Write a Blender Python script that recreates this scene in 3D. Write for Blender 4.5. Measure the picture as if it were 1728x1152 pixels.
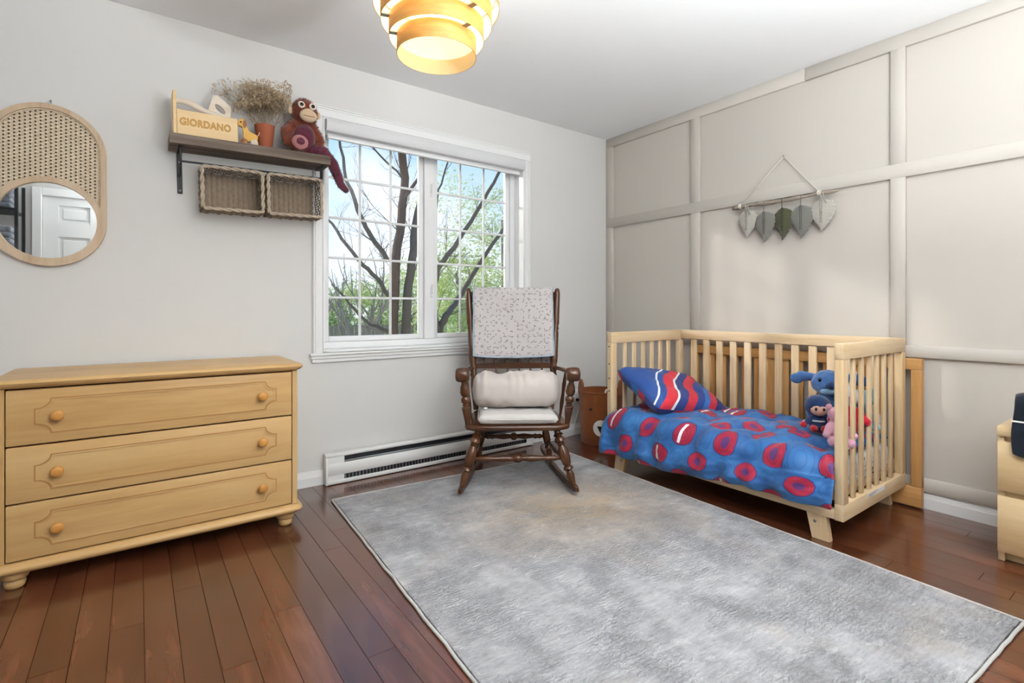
import bpy, bmesh, math, random
from mathutils import Vector, Matrix, Euler, noise
R = math.radians
random.seed(7)
for o in list(bpy.data.objects):
    bpy.data.objects.remove(o, do_unlink=True)
scene = bpy.context.scene
COL = scene.collection

# ------------------------------------------------------------------ camera
FPX, CYP, AZ = 861.0, 521.0, 36.24
CAM = Vector((-3.22, -3.019, 1.008))
cd = bpy.data.cameras.new('camera'); cam = bpy.data.objects.new('camera', cd); COL.objects.link(cam)
cam.location = CAM; cam.rotation_euler = (R(90), 0, -R(AZ))
cd.sensor_width = 36.0; cd.lens = FPX / 1728 * 36; cd.shift_y = (CYP - 576) / 1728
cd.clip_start = 0.02; cd.clip_end = 400
scene.camera = cam
scene.view_settings.view_transform = 'Standard'
scene.view_settings.look = 'None'
scene.view_settings.gamma = 1.0
scene.view_settings.use_curve_mapping = False
scene.view_settings.exposure = 0.0

# ------------------------------------------------------------------ world (sky with light cloud)
def srgb(h):
    if isinstance(h, str):
        h = h.lstrip('#'); c = [int(h[i:i + 2], 16) / 255 for i in (0, 2, 4)]
    else:
        c = h
    return tuple((x / 12.92 if x <= .04045 else ((x + .055) / 1.055) ** 2.4) for x in c) + (1.0,)

world = bpy.data.worlds.new('sky'); scene.world = world; world.use_nodes = True
nt = world.node_tree; nt.nodes.clear()
wo = nt.nodes.new('ShaderNodeOutputWorld'); bg = nt.nodes.new('ShaderNodeBackground')
tc = nt.nodes.new('ShaderNodeTexCoord'); sx = nt.nodes.new('ShaderNodeSeparateXYZ')
rp = nt.nodes.new('ShaderNodeValToRGB'); nz = nt.nodes.new('ShaderNodeTexNoise'); r2 = nt.nodes.new('ShaderNodeValToRGB')
mx = nt.nodes.new('ShaderNodeMix'); mx.data_type = 'RGBA'
nt.links.new(tc.outputs['Generated'], sx.inputs[0]); nt.links.new(sx.outputs['Z'], rp.inputs[0])
e = rp.color_ramp.elements
e[0].position = 0.0; e[0].color = srgb('#eef5fb')
e[1].position = 0.75; e[1].color = srgb('#78aee8')
k = e.new(0.12); k.color = srgb('#d6e9fa'); k = e.new(0.32); k.color = srgb('#a9d0f6')
nz.inputs['Scale'].default_value = 3.2; nz.inputs['Detail'].default_value = 5
nt.links.new(tc.outputs['Generated'], nz.inputs['Vector']); nt.links.new(nz.outputs['Fac'], r2.inputs[0])
r2.color_ramp.elements[0].position = .5; r2.color_ramp.elements[1].position = .72
nt.links.new(r2.outputs[0], mx.inputs[0]); nt.links.new(rp.outputs[0], mx.inputs[6])
mx.inputs[7].default_value = srgb('#f6f9fc')
nt.links.new(mx.outputs[2], bg.inputs['Color']); bg.inputs['Strength'].default_value = 1.3
nt.links.new(bg.outputs[0], wo.inputs[0])

# ------------------------------------------------------------------ sun (low, from the left beyond the window)
sd = bpy.data.lights.new('sun', 'SUN'); sun = bpy.data.objects.new('sun', sd); COL.objects.link(sun)
sd.energy = 3.8; sd.angle = R(4); sd.color = (1, .95, .86)
sun.location = (-6, 6, 6)
sun.rotation_euler = Vector((1.0, -1.02, -.46)).to_track_quat('-Z', 'Y').to_euler()
LAMP_W = 5.0
ADDED_UP_W = 30.0
ADDED_FILL_W = 85.0
ADDED_FILL2_W = 68.0

# ------------------------------------------------------------------ helpers
def fw_rt():
    a = R(AZ); return Vector((math.sin(a), math.cos(a), 0)), Vector((math.cos(a), -math.sin(a), 0))
FWD, RGT = fw_rt()
def on_plane(u, v, axis, val):
    d = FWD + RGT * ((u - 864) / FPX) + Vector((0, 0, (CYP - v) / FPX))
    return CAM + d * ((val - CAM[axis]) / d[axis])

def tag(o, label=None, cat=None, group=None, kind=None):
    if label: o['label'] = label
    if cat: o['category'] = cat
    if group: o['group'] = group
    if kind: o['kind'] = kind
    return o
def empty(name, loc=(0, 0, 0), rot=(0, 0, 0), label=None, cat=None, group=None, kind=None):
    o = bpy.data.objects.new(name, None); COL.objects.link(o)
    o.empty_display_size = .05
    o.location = loc; o.rotation_euler = rot
    return tag(o, label, cat, group, kind)
def obj(name, bm, m, parent=None, smooth=False, loc=None, rot=None):
    me = bpy.data.meshes.new(name)
    if smooth:
        for f in bm.faces: f.smooth = True
    bmesh.ops.recalc_face_normals(bm, faces=bm.faces[:])
    bm.to_mesh(me); bm.free()
    if m is not None:
        for mm in (m if isinstance(m, (list, tuple)) else [m]): me.materials.append(mm)
    o = bpy.data.objects.new(name, me); COL.objects.link(o)
    if parent is not None: o.parent = parent
    if loc is not None: o.location = loc
    if rot is not None: o.rotation_euler = rot
    return o
def inst(src, parent=None, loc=None, rot=None, scale=None):
    o = src.copy(); COL.objects.link(o)
    o.parent = parent if parent is not None else src.parent
    if loc is not None: o.location = loc
    if rot is not None: o.rotation_euler = rot
    if scale is not None: o.scale = scale
    return o
def smooth_angle(o, ang=40):
    me = o.data
    for p in me.polygons: p.use_smooth = True
    me.set_sharp_from_angle(angle=R(ang))
    return o
def B(): return bmesh.new()
def bx(bm, x0, x1, y0, y1, z0, z1, bev=0.0, seg=2, mat=None):
    M = Matrix.Translation(((x0 + x1) / 2, (y0 + y1) / 2, (z0 + z1) / 2)) @ Matrix.Diagonal((abs(x1 - x0), abs(y1 - y0), abs(z1 - z0), 1))
    if mat is not None: M = mat @ M
    g = bmesh.ops.create_cube(bm, size=1.0, matrix=M)
    if bev > 0:
        es = list({e for v in g['verts'] for e in v.link_edges})
        bmesh.ops.bevel(bm, geom=es, offset=bev, segments=seg, affect='EDGES', profile=.5)
    return bm
def box(name, m, parent, x0, x1, y0, y1, z0, z1, bev=0.0, seg=2):
    o = obj(name, bx(B(), x0, x1, y0, y1, z0, z1, bev, seg), m, parent)
    if bev > 0: smooth_angle(o, 50)
    return o
def tube(bm, pts, rad, seg=8, cap=True):
    pts = [Vector(p) for p in pts]; n = len(pts)
    if not isinstance(rad, (list, tuple)): rad = [rad] * n
    rings = []; ref = None
    for i, p in enumerate(pts):
        t = (pts[min(i + 1, n - 1)] - pts[max(i - 1, 0)])
        if t.length < 1e-9: t = Vector((0, 0, 1))
        t.normalize()
        if ref is None:
            ref = t.orthogonal().normalized()
        else:
            ref = ref - t * ref.dot(t)
            ref = ref.normalized() if ref.length > 1e-6 else t.orthogonal().normalized()
        b = t.cross(ref)
        rings.append([bm.verts.new(p + (ref * math.cos(2 * math.pi * j / seg) + b * math.sin(2 * math.pi * j / seg)) * rad[i]) for j in range(seg)])
    for i in range(n - 1):
        for j in range(seg):
            bm.faces.new((rings[i][j], rings[i][(j + 1) % seg], rings[i + 1][(j + 1) % seg], rings[i + 1][j]))
    if cap:
        bm.faces.new(rings[0][::-1]); bm.faces.new(rings[-1])
    return bm
def lathe(bm, prof, seg=24, M=None, cap=True):
    """prof: (radius, height) pairs turned about z"""
    rings = []
    for r, z in prof:
        ring = []
        for j in range(seg):
            a = 2 * math.pi * j / seg
            p = Vector((r * math.cos(a), r * math.sin(a), z))
            ring.append(bm.verts.new(M @ p if M else p))
        rings.append(ring)
    for i in range(len(rings) - 1):
        for j in range(seg):
            bm.faces.new((rings[i][j], rings[i][(j + 1) % seg], rings[i + 1][(j + 1) % seg], rings[i + 1][j]))
    if cap:
        if prof[0][0] > 1e-5: bm.faces.new(rings[0][::-1])
        if prof[-1][0] > 1e-5: bm.faces.new(rings[-1])
    return bm
def between(p, q):
    p, q = Vector(p), Vector(q); d = q - p
    return Matrix.Translation(p) @ d.to_track_quat('Z', 'Y').to_matrix().to_4x4(), d.length
def turned(bm, p, q, prof, seg=20):
    """prof: (t 0..1, radius) turned along p->q"""
    M, L = between(p, q)
    return lathe(bm, [(r, t * L) for t, r in prof], seg, M)
def prism(bm, outline, d0, d1, M=None):
    """outline in (x,z); extruded along y from d0 to d1"""
    f = lambda x, y, z: (M @ Vector((x, y, z))) if M else Vector((x, y, z))
    a = [bm.verts.new(f(x, d0, z)) for x, z in outline]; b = [bm.verts.new(f(x, d1, z)) for x, z in outline]
    n = len(a)
    bm.faces.new(a); bm.faces.new(b[::-1])
    for i in range(n): bm.faces.new((a[i], b[i], b[(i + 1) % n], a[(i + 1) % n]))
    return bm
def ring_prism(bm, outer, inner, d0, d1):
    vs = []
    for y in (d0, d1):
        vs.append(([bm.verts.new((x, y, z)) for x, z in outer], [bm.verts.new((x, y, z)) for x, z in inner]))
    n = len(outer)
    for i in range(n):
        j = (i + 1) % n
        (o0, i0), (o1, i1) = vs
        bm.faces.new((o0[i], o0[j], i0[j], i0[i])); bm.faces.new((o1[i], i1[i], i1[j], o1[j]))
        bm.faces.new((o0[i], o1[i], o1[j], o0[j])); bm.faces.new((i0[i], i0[j], i1[j], i1[i]))
    return bm
def ell(bm, c, r, rot=None, sub=2):
    M = Matrix.Translation(c)
    if rot is not None: M = M @ Euler(rot).to_matrix().to_4x4()
    if not isinstance(r, (tuple, list)): r = (r, r, r)
    bmesh.ops.create_icosphere(bm, subdivisions=sub, radius=1.0, matrix=M @ Matrix.Diagonal((r[0], r[1], r[2], 1)))
    return bm
def limb(bm, pts, rads, sub=2, n=6):
    """overlapping balls along a polyline, for a remeshed body"""
    for i in range(len(pts) - 1):
        a, b = Vector(pts[i]), Vector(pts[i + 1])
        for k in range(n):
            t = k / n; ell(bm, a.lerp(b, t), rads[i] * (1 - t) + rads[i + 1] * t, sub=sub)
    ell(bm, pts[-1], rads[-1], sub=sub)
    return bm
def remesh(o, voxel=.006, it=4):
    m = o.modifiers.new('fuse', 'REMESH'); m.mode = 'VOXEL'; m.voxel_size = voxel; m.use_smooth_shade = True
    s = o.modifiers.new('soft', 'SMOOTH'); s.iterations = it; s.factor = .5
    return o
def grid_surface(bm, f, nu, nv, uvf=None, close=False):
    """f(u,v)->Vector on a grid; uvf(u,v)->(s,t)"""
    vs = [[bm.verts.new(f(i / nu, j / nv)) for j in range(nv + 1)] for i in range(nu + 1)]
    uvl = bm.loops.layers.uv.verify() if uvf else None
    for i in range(nu):
        for j in range(nv):
            fc = bm.faces.new((vs[i][j], vs[i + 1][j], vs[i + 1][j + 1], vs[i][j + 1]))
            if uvl:
                for lp, (a, b) in zip(fc.loops, ((i, j), (i + 1, j), (i + 1, j + 1), (i, j + 1))):
                    lp[uvl].uv = uvf(a / nu, b / nv)
    return vs
def nz3(p, s=1.0, off=0.0):
    return noise.noise(Vector((p[0] * s + off, p[1] * s + off * 1.7, p[2] * s - off)))

# ------------------------------------------------------------------ materials
class NT:
    def __init__(s, name):
        s.m = bpy.data.materials.new(name); s.m.use_nodes = True; s.t = s.m.node_tree; s.t.nodes.clear()
        s.out = s.n('ShaderNodeOutputMaterial'); s.p = s.n('ShaderNodeBsdfPrincipled')
        s.l(s.p.outputs[0], s.out.inputs[0])
    def n(s, k): return s.t.nodes.new(k)
    def l(s, a, b): s.t.links.new(a, b)
    def set(s, **k):
        for a, v in k.items():
            i = s.p.inputs[a.replace('_', ' ')]
            if hasattr(v, 'is_linked'): s.l(v, i)
            else: i.default_value = v
        return s
    def coord(s, kind='Object', scale=(1, 1, 1), rot=(0, 0, 0), rnd=False):
        c = s.n('ShaderNodeTexCoord').outputs[kind] if kind != 'Position' else s.n('ShaderNodeNewGeometry').outputs['Position']
        if rnd:
            oi = s.n('ShaderNodeObjectInfo'); v = s.n('ShaderNodeVectorMath'); v.operation = 'MULTIPLY_ADD'
            s.l(oi.outputs['Random'], v.inputs[0]); v.inputs[1].default_value = (37, 91, 53); s.l(c, v.inputs[2]); c = v.outputs[0]
        mp = s.n('ShaderNodeMapping'); mp.inputs['Scale'].default_value = scale; mp.inputs['Rotation'].default_value = rot
        s.l(c, mp.inputs[0]); return mp.outputs[0]
    def noise(s, vec, scale=5, detail=4, rough=.55, dist=0):
        n = s.n('ShaderNodeTexNoise'); s.l(vec, n.inputs['Vector'])
        n.inputs['Scale'].default_value = scale; n.inputs['Detail'].default_value = detail
        n.inputs['Roughness'].default_value = rough; n.inputs['Distortion'].default_value = dist
        return n.outputs['Fac']
    def ramp(s, fac, stops):
        r = s.n('ShaderNodeValToRGB'); s.l(fac, r.inputs[0]); e = r.color_ramp.elements
        e[0].position, e[0].color = stops[0][0], srgb(stops[0][1]); e[1].position, e[1].color = stops[-1][0], srgb(stops[-1][1])
        for p, c in stops[1:-1]: k = e.new(p); k.color = srgb(c)
        return r.outputs[0]
    def math(s, op, a, b=None, clamp=False):
        m = s.n('ShaderNodeMath'); m.operation = op; m.use_clamp = clamp
        for i, v in enumerate((a, b)):
            if v is None: continue
            if hasattr(v, 'is_linked'): s.l(v, m.inputs[i])
            else: m.inputs[i].default_value = v
        return m.outputs[0]
    def mix(s, fac, a, b, blend='MIX'):
        m = s.n('ShaderNodeMix'); m.data_type = 'RGBA'; m.blend_type = blend
        for i, v in ((0, fac), (6, a), (7, b)):
            if hasattr(v, 'is_linked'): s.l(v, m.inputs[i])
            elif isinstance(v, str): m.inputs[i].default_value = srgb(v)
            else: m.inputs[i].default_value = v
        return m.outputs[2]
    def bump(s, h, strength=.3, dist=.01):
        b = s.n('ShaderNodeBump'); s.l(h, b.inputs['Height']); b.inputs['Strength'].default_value = strength
        b.inputs['Distance'].default_value = dist; s.l(b.outputs[0], s.p.inputs['Normal']); return s
def plain(name, c, rough=.5, var=.06, scale=8, metal=0.0, bump=0.0, bscale=60, coord='Object', spec=.5):
    s = NT(name); v = s.coord(coord)
    n = s.noise(v, scale, 3)
    base = srgb(c); lo = tuple(x * (1 - var) for x in base[:3]) + (1,); hi = tuple(min(1, x * (1 + var)) for x in base[:3]) + (1,)
    r = s.n('ShaderNodeMix'); r.data_type = 'RGBA'; s.l(n, r.inputs[0]); r.inputs[6].default_value = lo; r.inputs[7].default_value = hi
    s.set(Base_Color=r.outputs[2], Roughness=rough, Metallic=metal, Specular_IOR_Level=spec)
    if bump: s.bump(s.noise(v, bscale, 3), bump, .005)
    return s.m
def wood(name, c1, c2, axis='X', scale=14, rough=.42, stretch=.07, c3=None, spec=.4, bump=.12, rnd=False, coord='Object'):
    s = NT(name); sc = [1, 1, 1]; sc['XYZ'.index(axis)] = stretch
    v = s.coord(coord, tuple(sc), rnd=rnd)
    g = s.noise(v, scale, 6, .6, .6); f = s.noise(v, scale * 7, 3, .7)
    m = s.math('ADD', s.math('MULTIPLY', g, .75), s.math('MULTIPLY', f, .25))
    st = [(.3, c2), (.5, c1)]
    st.append((.72, c3 or c1))
    col = s.ramp(m, st)
    s.set(Base_Color=col, Roughness=rough, Specular_IOR_Level=spec)
    if bump: s.bump(m, bump, .004)
    return s.m
def fabric(name, c1, c2=None, scale=350, rough=.9, bump=.25, sheen=.2, nscale=6):
    s = NT(name); v = s.coord('Object')
    n = s.noise(v, nscale, 4); f = s.noise(v, scale, 2)
    col = s.ramp(n, [(.3, c2 or c1), (.7, c1)])
    s.set(Base_Color=col, Roughness=rough, Sheen_Weight=sheen, Specular_IOR_Level=.2); s.bump(f, bump, .003)
    return s.m
M = {}
M['wall'] = plain('wall_paint', '#d9d7d4', .85, .012, 3, bump=.05, bscale=300)
M['taupe'] = plain('taupe_paint', '#c3bcb3', .7, .012, 3, bump=.04, bscale=300)
M['ceil'] = plain('ceiling_paint', '#f2f2f2', .9, .01, 3, bump=.05, bscale=250)
M['trim'] = plain('white_trim', '#ebebea', .35, .01, 4)
M['vinyl'] = plain('white_vinyl', '#f0f0f0', .3, .008, 4)
M['heater'] = plain('white_enamel', '#ececea', .35, .01, 4)
M['dark'] = plain('dark_metal', '#23262a', .5, .1, 20)
M['black'] = plain('black_iron', '#17181a', .55, .15, 30, bump=.1)
M['steel'] = plain('grey_steel', '#8b8d8f', .35, .06, 40, metal=.8)
M['honey'] = wood('honey_maple', '#c6a06a', '#b48c56', 'X', 9, .38, .08, '#ccaa76')
M['honeyZ'] = wood('honey_maple_upright', '#c6a06a', '#b48c56', 'Z', 9, .38, .08, '#ccaa76')
M['knob'] = wood('amber_knob', '#c58a44', '#b0752f', 'Y', 20, .35, .2, '#cf9850')
M['groove'] = plain('drawer_groove', '#a87a44', .5, .05)
M['gap'] = plain('dark_gap', '#3a2416', .8, .1)
M['pineX'] = wood('natural_pine_x', '#d3b892', '#bd9c70', 'X', 16, .45, .06, '#e0cbaa')
M['pineY'] = wood('natural_pine_y', '#d3b892', '#bd9c70', 'Y', 16, .45, .06, '#e0cbaa')
M['pineZ'] = wood('natural_pine_z', '#d3b892', '#bd9c70', 'Z', 16, .45, .06, '#e0cbaa')
M['amberY'] = wood('amber_pine_y', '#bd8d55', '#a5733c', 'Y', 16, .42, .05, '#cba06a')
M['amberZ'] = wood('amber_pine_z', '#bd8d55', '#a5733c', 'Z', 16, .42, .05, '#cba06a')
M['walnutX'] = wood('dark_turned_wood_x', '#4c2b16', '#2b150a', 'X', 14, .25, .1, '#683f22', .5)
M['walnutZ'] = wood('dark_turned_wood_z', '#4c2b16', '#2b150a', 'Z', 14, .25, .1, '#683f22', .5)
M['walnutY'] = wood('dark_turned_wood_y', '#4c2b16', '#2b150a', 'Y', 14, .25, .1, '#683f22', .5)
M['birch'] = wood('pale_birch', '#dcc196', '#cfae7d', 'Y', 7, .4, .1, '#e4cca6')
M['rustic'] = wood('rustic_plank', '#74675c', '#463b33', 'X', 18, .8, .05, '#9a8c7e', .2, .5)
M['caddy'] = wood('caddy_pine', '#e6c795', '#d6b27a', 'X', 9, .5, .08, '#eed6ac')
M['whitewood'] = wood('pale_toy_wood', '#e3d5c3', '#d2bfa6', 'X', 9, .5, .1, '#ece2d4')
M['toyyellow'] = plain('yellow_toy_wood', '#e0ae4e', .35, .06, 12)
M['toybrown'] = plain('brown_toy_wood', '#9a6038', .4, .08, 12)
M['terracotta'] = plain('terracotta', '#9c5334', .75, .1, 9, bump=.12, bscale=120)
M['ashwood'] = wood('washed_wood', '#c2aa8e', '#ad9478', 'Z', 22, .55, .08, '#d0bba2')
M['cane'] = plain('cane_webbing', '#d3c1a6', .7, .16, 90, bump=.2, bscale=200)
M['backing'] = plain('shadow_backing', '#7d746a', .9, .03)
M['wicker'] = plain('grey_wicker', '#8d7c69', .8, .25, 60, bump=.3, bscale=150)
M['wickerlight'] = plain('pale_wicker', '#b5a692', .8, .2, 60, bump=.3, bscale=150)
M['bin'] = fabric('rust_felt', '#94552f', '#834826', 260)
M['felt_white'] = fabric('white_felt', '#efece6')
M['felt_black'] = fabric('black_felt', '#16171a')
M['cushion'] = fabric('pale_grey_linen', '#cfcac6', '#c3bdb8', 300, .9, .3)
M['bolster'] = fabric('greige_satin', '#c9c0b9', '#bab0a9', 300, .6, .12, .1)
M['cord'] = fabric('ivory_cotton', '#d9d4c8', '#cbc5b8', 200)
M['drift'] = wood('driftwood', '#8d8275', '#5c5349', 'Y', 24, .85, .08, '#a89d90', .2, .6)
M['plastic'] = plain('white_plastic', '#eeeeec', .35, .01)
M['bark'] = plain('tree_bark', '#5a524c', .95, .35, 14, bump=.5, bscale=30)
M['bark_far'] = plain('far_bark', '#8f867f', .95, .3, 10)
M['bark_red'] = plain('reddish_bark', '#5c4a41', .95, .3, 14, bump=.5, bscale=30)
M['grass'] = plain('lawn', '#ccd29c', 1, .25, .4, coord='Position')
M['fence'] = plain('far_fence_wood', '#8e8378', .9, .15, 3)
M['navy'] = fabric('navy_fleece', '#1f2530', '#151a22', 200)

def mat_floor():
    s = NT('floor_planks')
    v = s.coord('Position', (1, .09, 1), rnd=True)
    g = s.noise(v, 14, 4, .5, .15); f = s.noise(v, 60, 2, .6)
    blot = s.noise(s.coord('Position', (1, .4, 1), rnd=True), 7, 2, .5, .1)
    m = s.math('ADD', s.math('ADD', s.math('MULTIPLY', g, .45), s.math('MULTIPLY', f, .2)), s.math('MULTIPLY', blot, .3))
    col = s.ramp(m, [(.3, '#432112'), (.5, '#603522'), (.7, '#7e4b34')])
    oi = s.n('ShaderNodeObjectInfo')
    br = s.math('ADD', s.math('MULTIPLY', oi.outputs['Random'], .5), .7)
    hv = s.n('ShaderNodeHueSaturation'); s.l(col, hv.inputs['Color']); s.l(br, hv.inputs['Value'])
    rg = s.math('ADD', s.math('MULTIPLY', blot, .14), .16)
    s.set(Base_Color=hv.outputs[0], Roughness=rg, Specular_IOR_Level=.5, Coat_Weight=.6, Coat_Roughness=.16)
    s.bump(f, .03, .002); return s.m
M['floor'] = mat_floor()
def mat_rug():
    s = NT('rug_pile')
    v = s.coord('Object')
    big = s.noise(v, 1.6, 5, .6, .4); mid = s.noise(s.coord('Object', (.35, 1, 1)), 14, 5, .65, .5)
    fine = s.noise(s.coord('Object', (.3, 1.5, 1)), 70, 3, .7, .3)
    blk = s.noise(s.coord('Object', (1, .35, 1)), 9, 4, .7, .3)
    m = s.math('ADD', s.math('ADD', s.math('MULTIPLY', big, .22), s.math('MULTIPLY', mid, .30)), s.math('ADD', s.math('MULTIPLY', blk, .23), s.math('MULTIPLY', fine, .25)))
    col = s.ramp(m, [(.36, '#7b7a7c'), (.46, '#9b9a9c'), (.54, '#b0afb1'), (.66, '#d0cfcf')])
    # beige worn field in the weave, near the far middle of the rug
    sp = s.n('ShaderNodeSeparateXYZ'); s.l(s.coord('Object', (1, 1, 1)), sp.inputs[0])
    dx = s.math('MULTIPLY', s.math('SUBTRACT', sp.outputs[0], .24), 1.3); dy = s.math('MULTIPLY', s.math('SUBTRACT', sp.outputs[1], .38), 1.8)
    d = s.math('SQRT', s.math('ADD', s.math('MULTIPLY', dx, dx), s.math('MULTIPLY', dy, dy)))
    fac = s.math('MULTIPLY', s.math('SUBTRACT', 1.0, d, True), s.math('ADD', s.math('MULTIPLY', mid, 2.4), -.35), True)
    col2 = s.mix(fac, col, '#b59f83')
    fk = s.math('MULTIPLY', s.math('SUBTRACT', s.noise(s.coord('Object', (.55, 1, 1)), 24, 6, .7, .2), .56, True), 7.0, True)
    col2 = s.mix(s.math('MULTIPLY', fk, .55), col2, '#d2d1d0')
    dk = s.math('MULTIPLY', s.math('SUBTRACT', s.noise(s.coord('Object', (.4, 1.2, 1)), 34, 5, .7, .2), .58, True), 7.0, True)
    col2 = s.mix(s.math('MULTIPLY', dk, .5), col2, '#77746f')
    tan = s.math('MULTIPLY', s.math('SUBTRACT', s.noise(v, 2.6, 3), .55, True), 2.0, True)
    col2 = s.mix(tan, col2, '#b9ab98')
    s.set(Base_Color=col2, Roughness=.95, Sheen_Weight=.15, Specular_IOR_Level=.15)
    wv = s.n('ShaderNodeTexWave'); s.l(v, wv.inputs['Vector']); wv.bands_direction = 'Y'
    for k_, x_ in (('Scale', 21), ('Distortion', 9), ('Detail', 3), ('Detail Scale', 2.2), ('Detail Roughness', .6)): wv.inputs[k_].default_value = x_
    msk = s.math('MULTIPLY', s.math('SUBTRACT', s.noise(v, 3.4, 3), .38, True), 5.0, True)
    rip = s.math('MULTIPLY', wv.outputs['Fac'], msk)
    valley_shade = s.math('MULTIPLY', s.math('SUBTRACT', .35, wv.outputs['Fac'], True), s.math('MULTIPLY', msk, 1.0))  # shade of the ripple valleys, painted into the pile color
    s.set(Base_Color=s.mix(valley_shade, col2, '#5c5b5d'))
    h = s.math('ADD', s.math('MULTIPLY', fine, .5), rip); s.bump(h, .8, .010); return s.m
M['rug'] = mat_rug()
M['rugedge'] = fabric('rug_binding', '#c9c6c2', '#b7b3ae', 200)
def mat_glass():
    s = NT('window_glass'); s.t.nodes.remove(s.p)
    tr = s.n('ShaderNodeBsdfTransparent'); gl = s.n('ShaderNodeBsdfGlossy'); gl.inputs['Roughness'].default_value = .02
    fr = s.n('ShaderNodeFresnel'); fr.inputs[0].default_value = 1.35; mxs = s.n('ShaderNodeMixShader')
    s.l(fr.outputs[0], mxs.inputs[0]); s.l(tr.outputs[0], mxs.inputs[1]); s.l(gl.outputs[0], mxs.inputs[2]); s.l(mxs.outputs[0], s.out.inputs[0])
    return s.m
M['glass'] = mat_glass()
def mat_mirror():
    s = NT('silvered_glass'); s.set(Base_Color=(.86, .88, .87, 1), Metallic=1.0, Roughness=.015); return s.m
M['mirror'] = mat_mirror()
def mat_glow(name, c, st):
    s = NT(name); s.set(Base_Color=srgb(c), Roughness=.6, Emission_Color=srgb(c), Emission_Strength=st); return s.m
def mat_veneer():
    s = NT('bent_veneer'); v = s.coord('Object', (1, 1, 6))
    g = s.noise(v, 9, 5, .6, .4)
    col = s.ramp(g, [(.3, '#b87f3c'), (.7, '#cc9850')])
    s.set(Base_Color=col, Roughness=.45, Specular_IOR_Level=.35); return s.m
M['veneer'] = mat_veneer()
M['painted_glow'] = plain('veneer_painted_glow', '#f3dcae', .5, .04, 20)  # lamp glow painted into the color of the rings' inner faces

def discs(s, uv, cell, ox, oy, rad):
    """distance to the nearest lattice point and a per-cell random"""
    a = s.n('ShaderNodeVectorMath'); a.operation = 'MULTIPLY_ADD'; s.l(uv, a.inputs[0])
    a.inputs[1].default_value = (1 / cell, 1 / cell, 0); a.inputs[2].default_value = (ox, oy, 0)
    f = s.n('ShaderNodeVectorMath'); f.operation = 'FRACTION'; s.l(a.outputs[0], f.inputs[0])
    b = s.n('ShaderNodeVectorMath'); b.operation = 'SUBTRACT'; s.l(f.outputs[0], b.inputs[0]); b.inputs[1].default_value = (.5, .5, 0)
    ln = s.n('ShaderNodeVectorMath'); ln.operation = 'LENGTH'; s.l(b.outputs[0], ln.inputs[0])
    fl = s.n('ShaderNodeVectorMath'); fl.operation = 'FLOOR'; s.l(a.outputs[0], fl.inputs[0])
    wn = s.n('ShaderNodeTexWhiteNoise'); wn.noise_dimensions = '2D'; s.l(fl.outputs[0], wn.inputs['Vector'])
    return s.math('MULTIPLY', ln.outputs['Value'], cell), b.outputs[0], wn.outputs['Value']
def mat_duvet():
    s = NT('blue_duvet_print'); uv = s.n('ShaderNodeTexCoord').outputs['UV']
    w = s.n('ShaderNodeTexNoise'); w.inputs['Scale'].default_value = 9; s.l(uv, w.inputs['Vector'])
    base = s.ramp(w.outputs['Fac'], [(.35, '#255690'), (.65, '#326fab')])
    col = base
    cell = .24
    # thin dark rings between the discs
    for ox, oy in ((.5, 0.0), (0, .5)):
        d, _, rn = discs(s, uv, cell, ox, oy, .05)
        ringm = s.math('COMPARE', d, .05); s.t.nodes[-1].inputs[2].default_value = .002
        col = s.mix(s.math('MULTIPLY', ringm, .6), col, '#1d4585')
        ringm = s.math('COMPARE', d, .024); s.t.nodes[-1].inputs[2].default_value = .002
        col = s.mix(s.math('MULTIPLY', ringm, .45), col, '#1d4585')
    for ox, oy in ((0, 0), (.5, .5)):
        d, b, rn = discs(s, uv, cell, ox, oy, .062)
        col = s.mix(s.math('LESS_THAN', d, .0565), col, '#20306e')
        col = s.mix(s.math('LESS_THAN', d, .052), col, '#a31d3c')
        rings = s.math('PINGPONG', d, .0075)
        col = s.mix(s.math('MULTIPLY', s.math('LESS_THAN', rings, .0011), s.math('LESS_THAN', d, .05)), col, '#7d1530')
        blue = s.math('MULTIPLY', s.math('LESS_THAN', d, .021), s.math('GREATER_THAN', rn, .5))
        col = s.mix(blue, col, '#5a2f6c')
        sp = s.n('ShaderNodeSeparateXYZ'); s.l(b, sp.inputs[0])
        band = s.math('MULTIPLY', s.math('LESS_THAN', s.math('ABSOLUTE', s.math('SUBTRACT', sp.outputs[1], .06)), .032), s.math('MULTIPLY', s.math('LESS_THAN', d, .043), s.math('LESS_THAN', rn, .5)))
        col = s.mix(band, col, '#eef0f4')
    s.set(Base_Color=col, Roughness=.55, Sheen_Weight=.15, Specular_IOR_Level=.35)
    s.bump(s.noise(uv, 60, 3), .12, .004); return s.m
M['duvet'] = mat_duvet()
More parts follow.
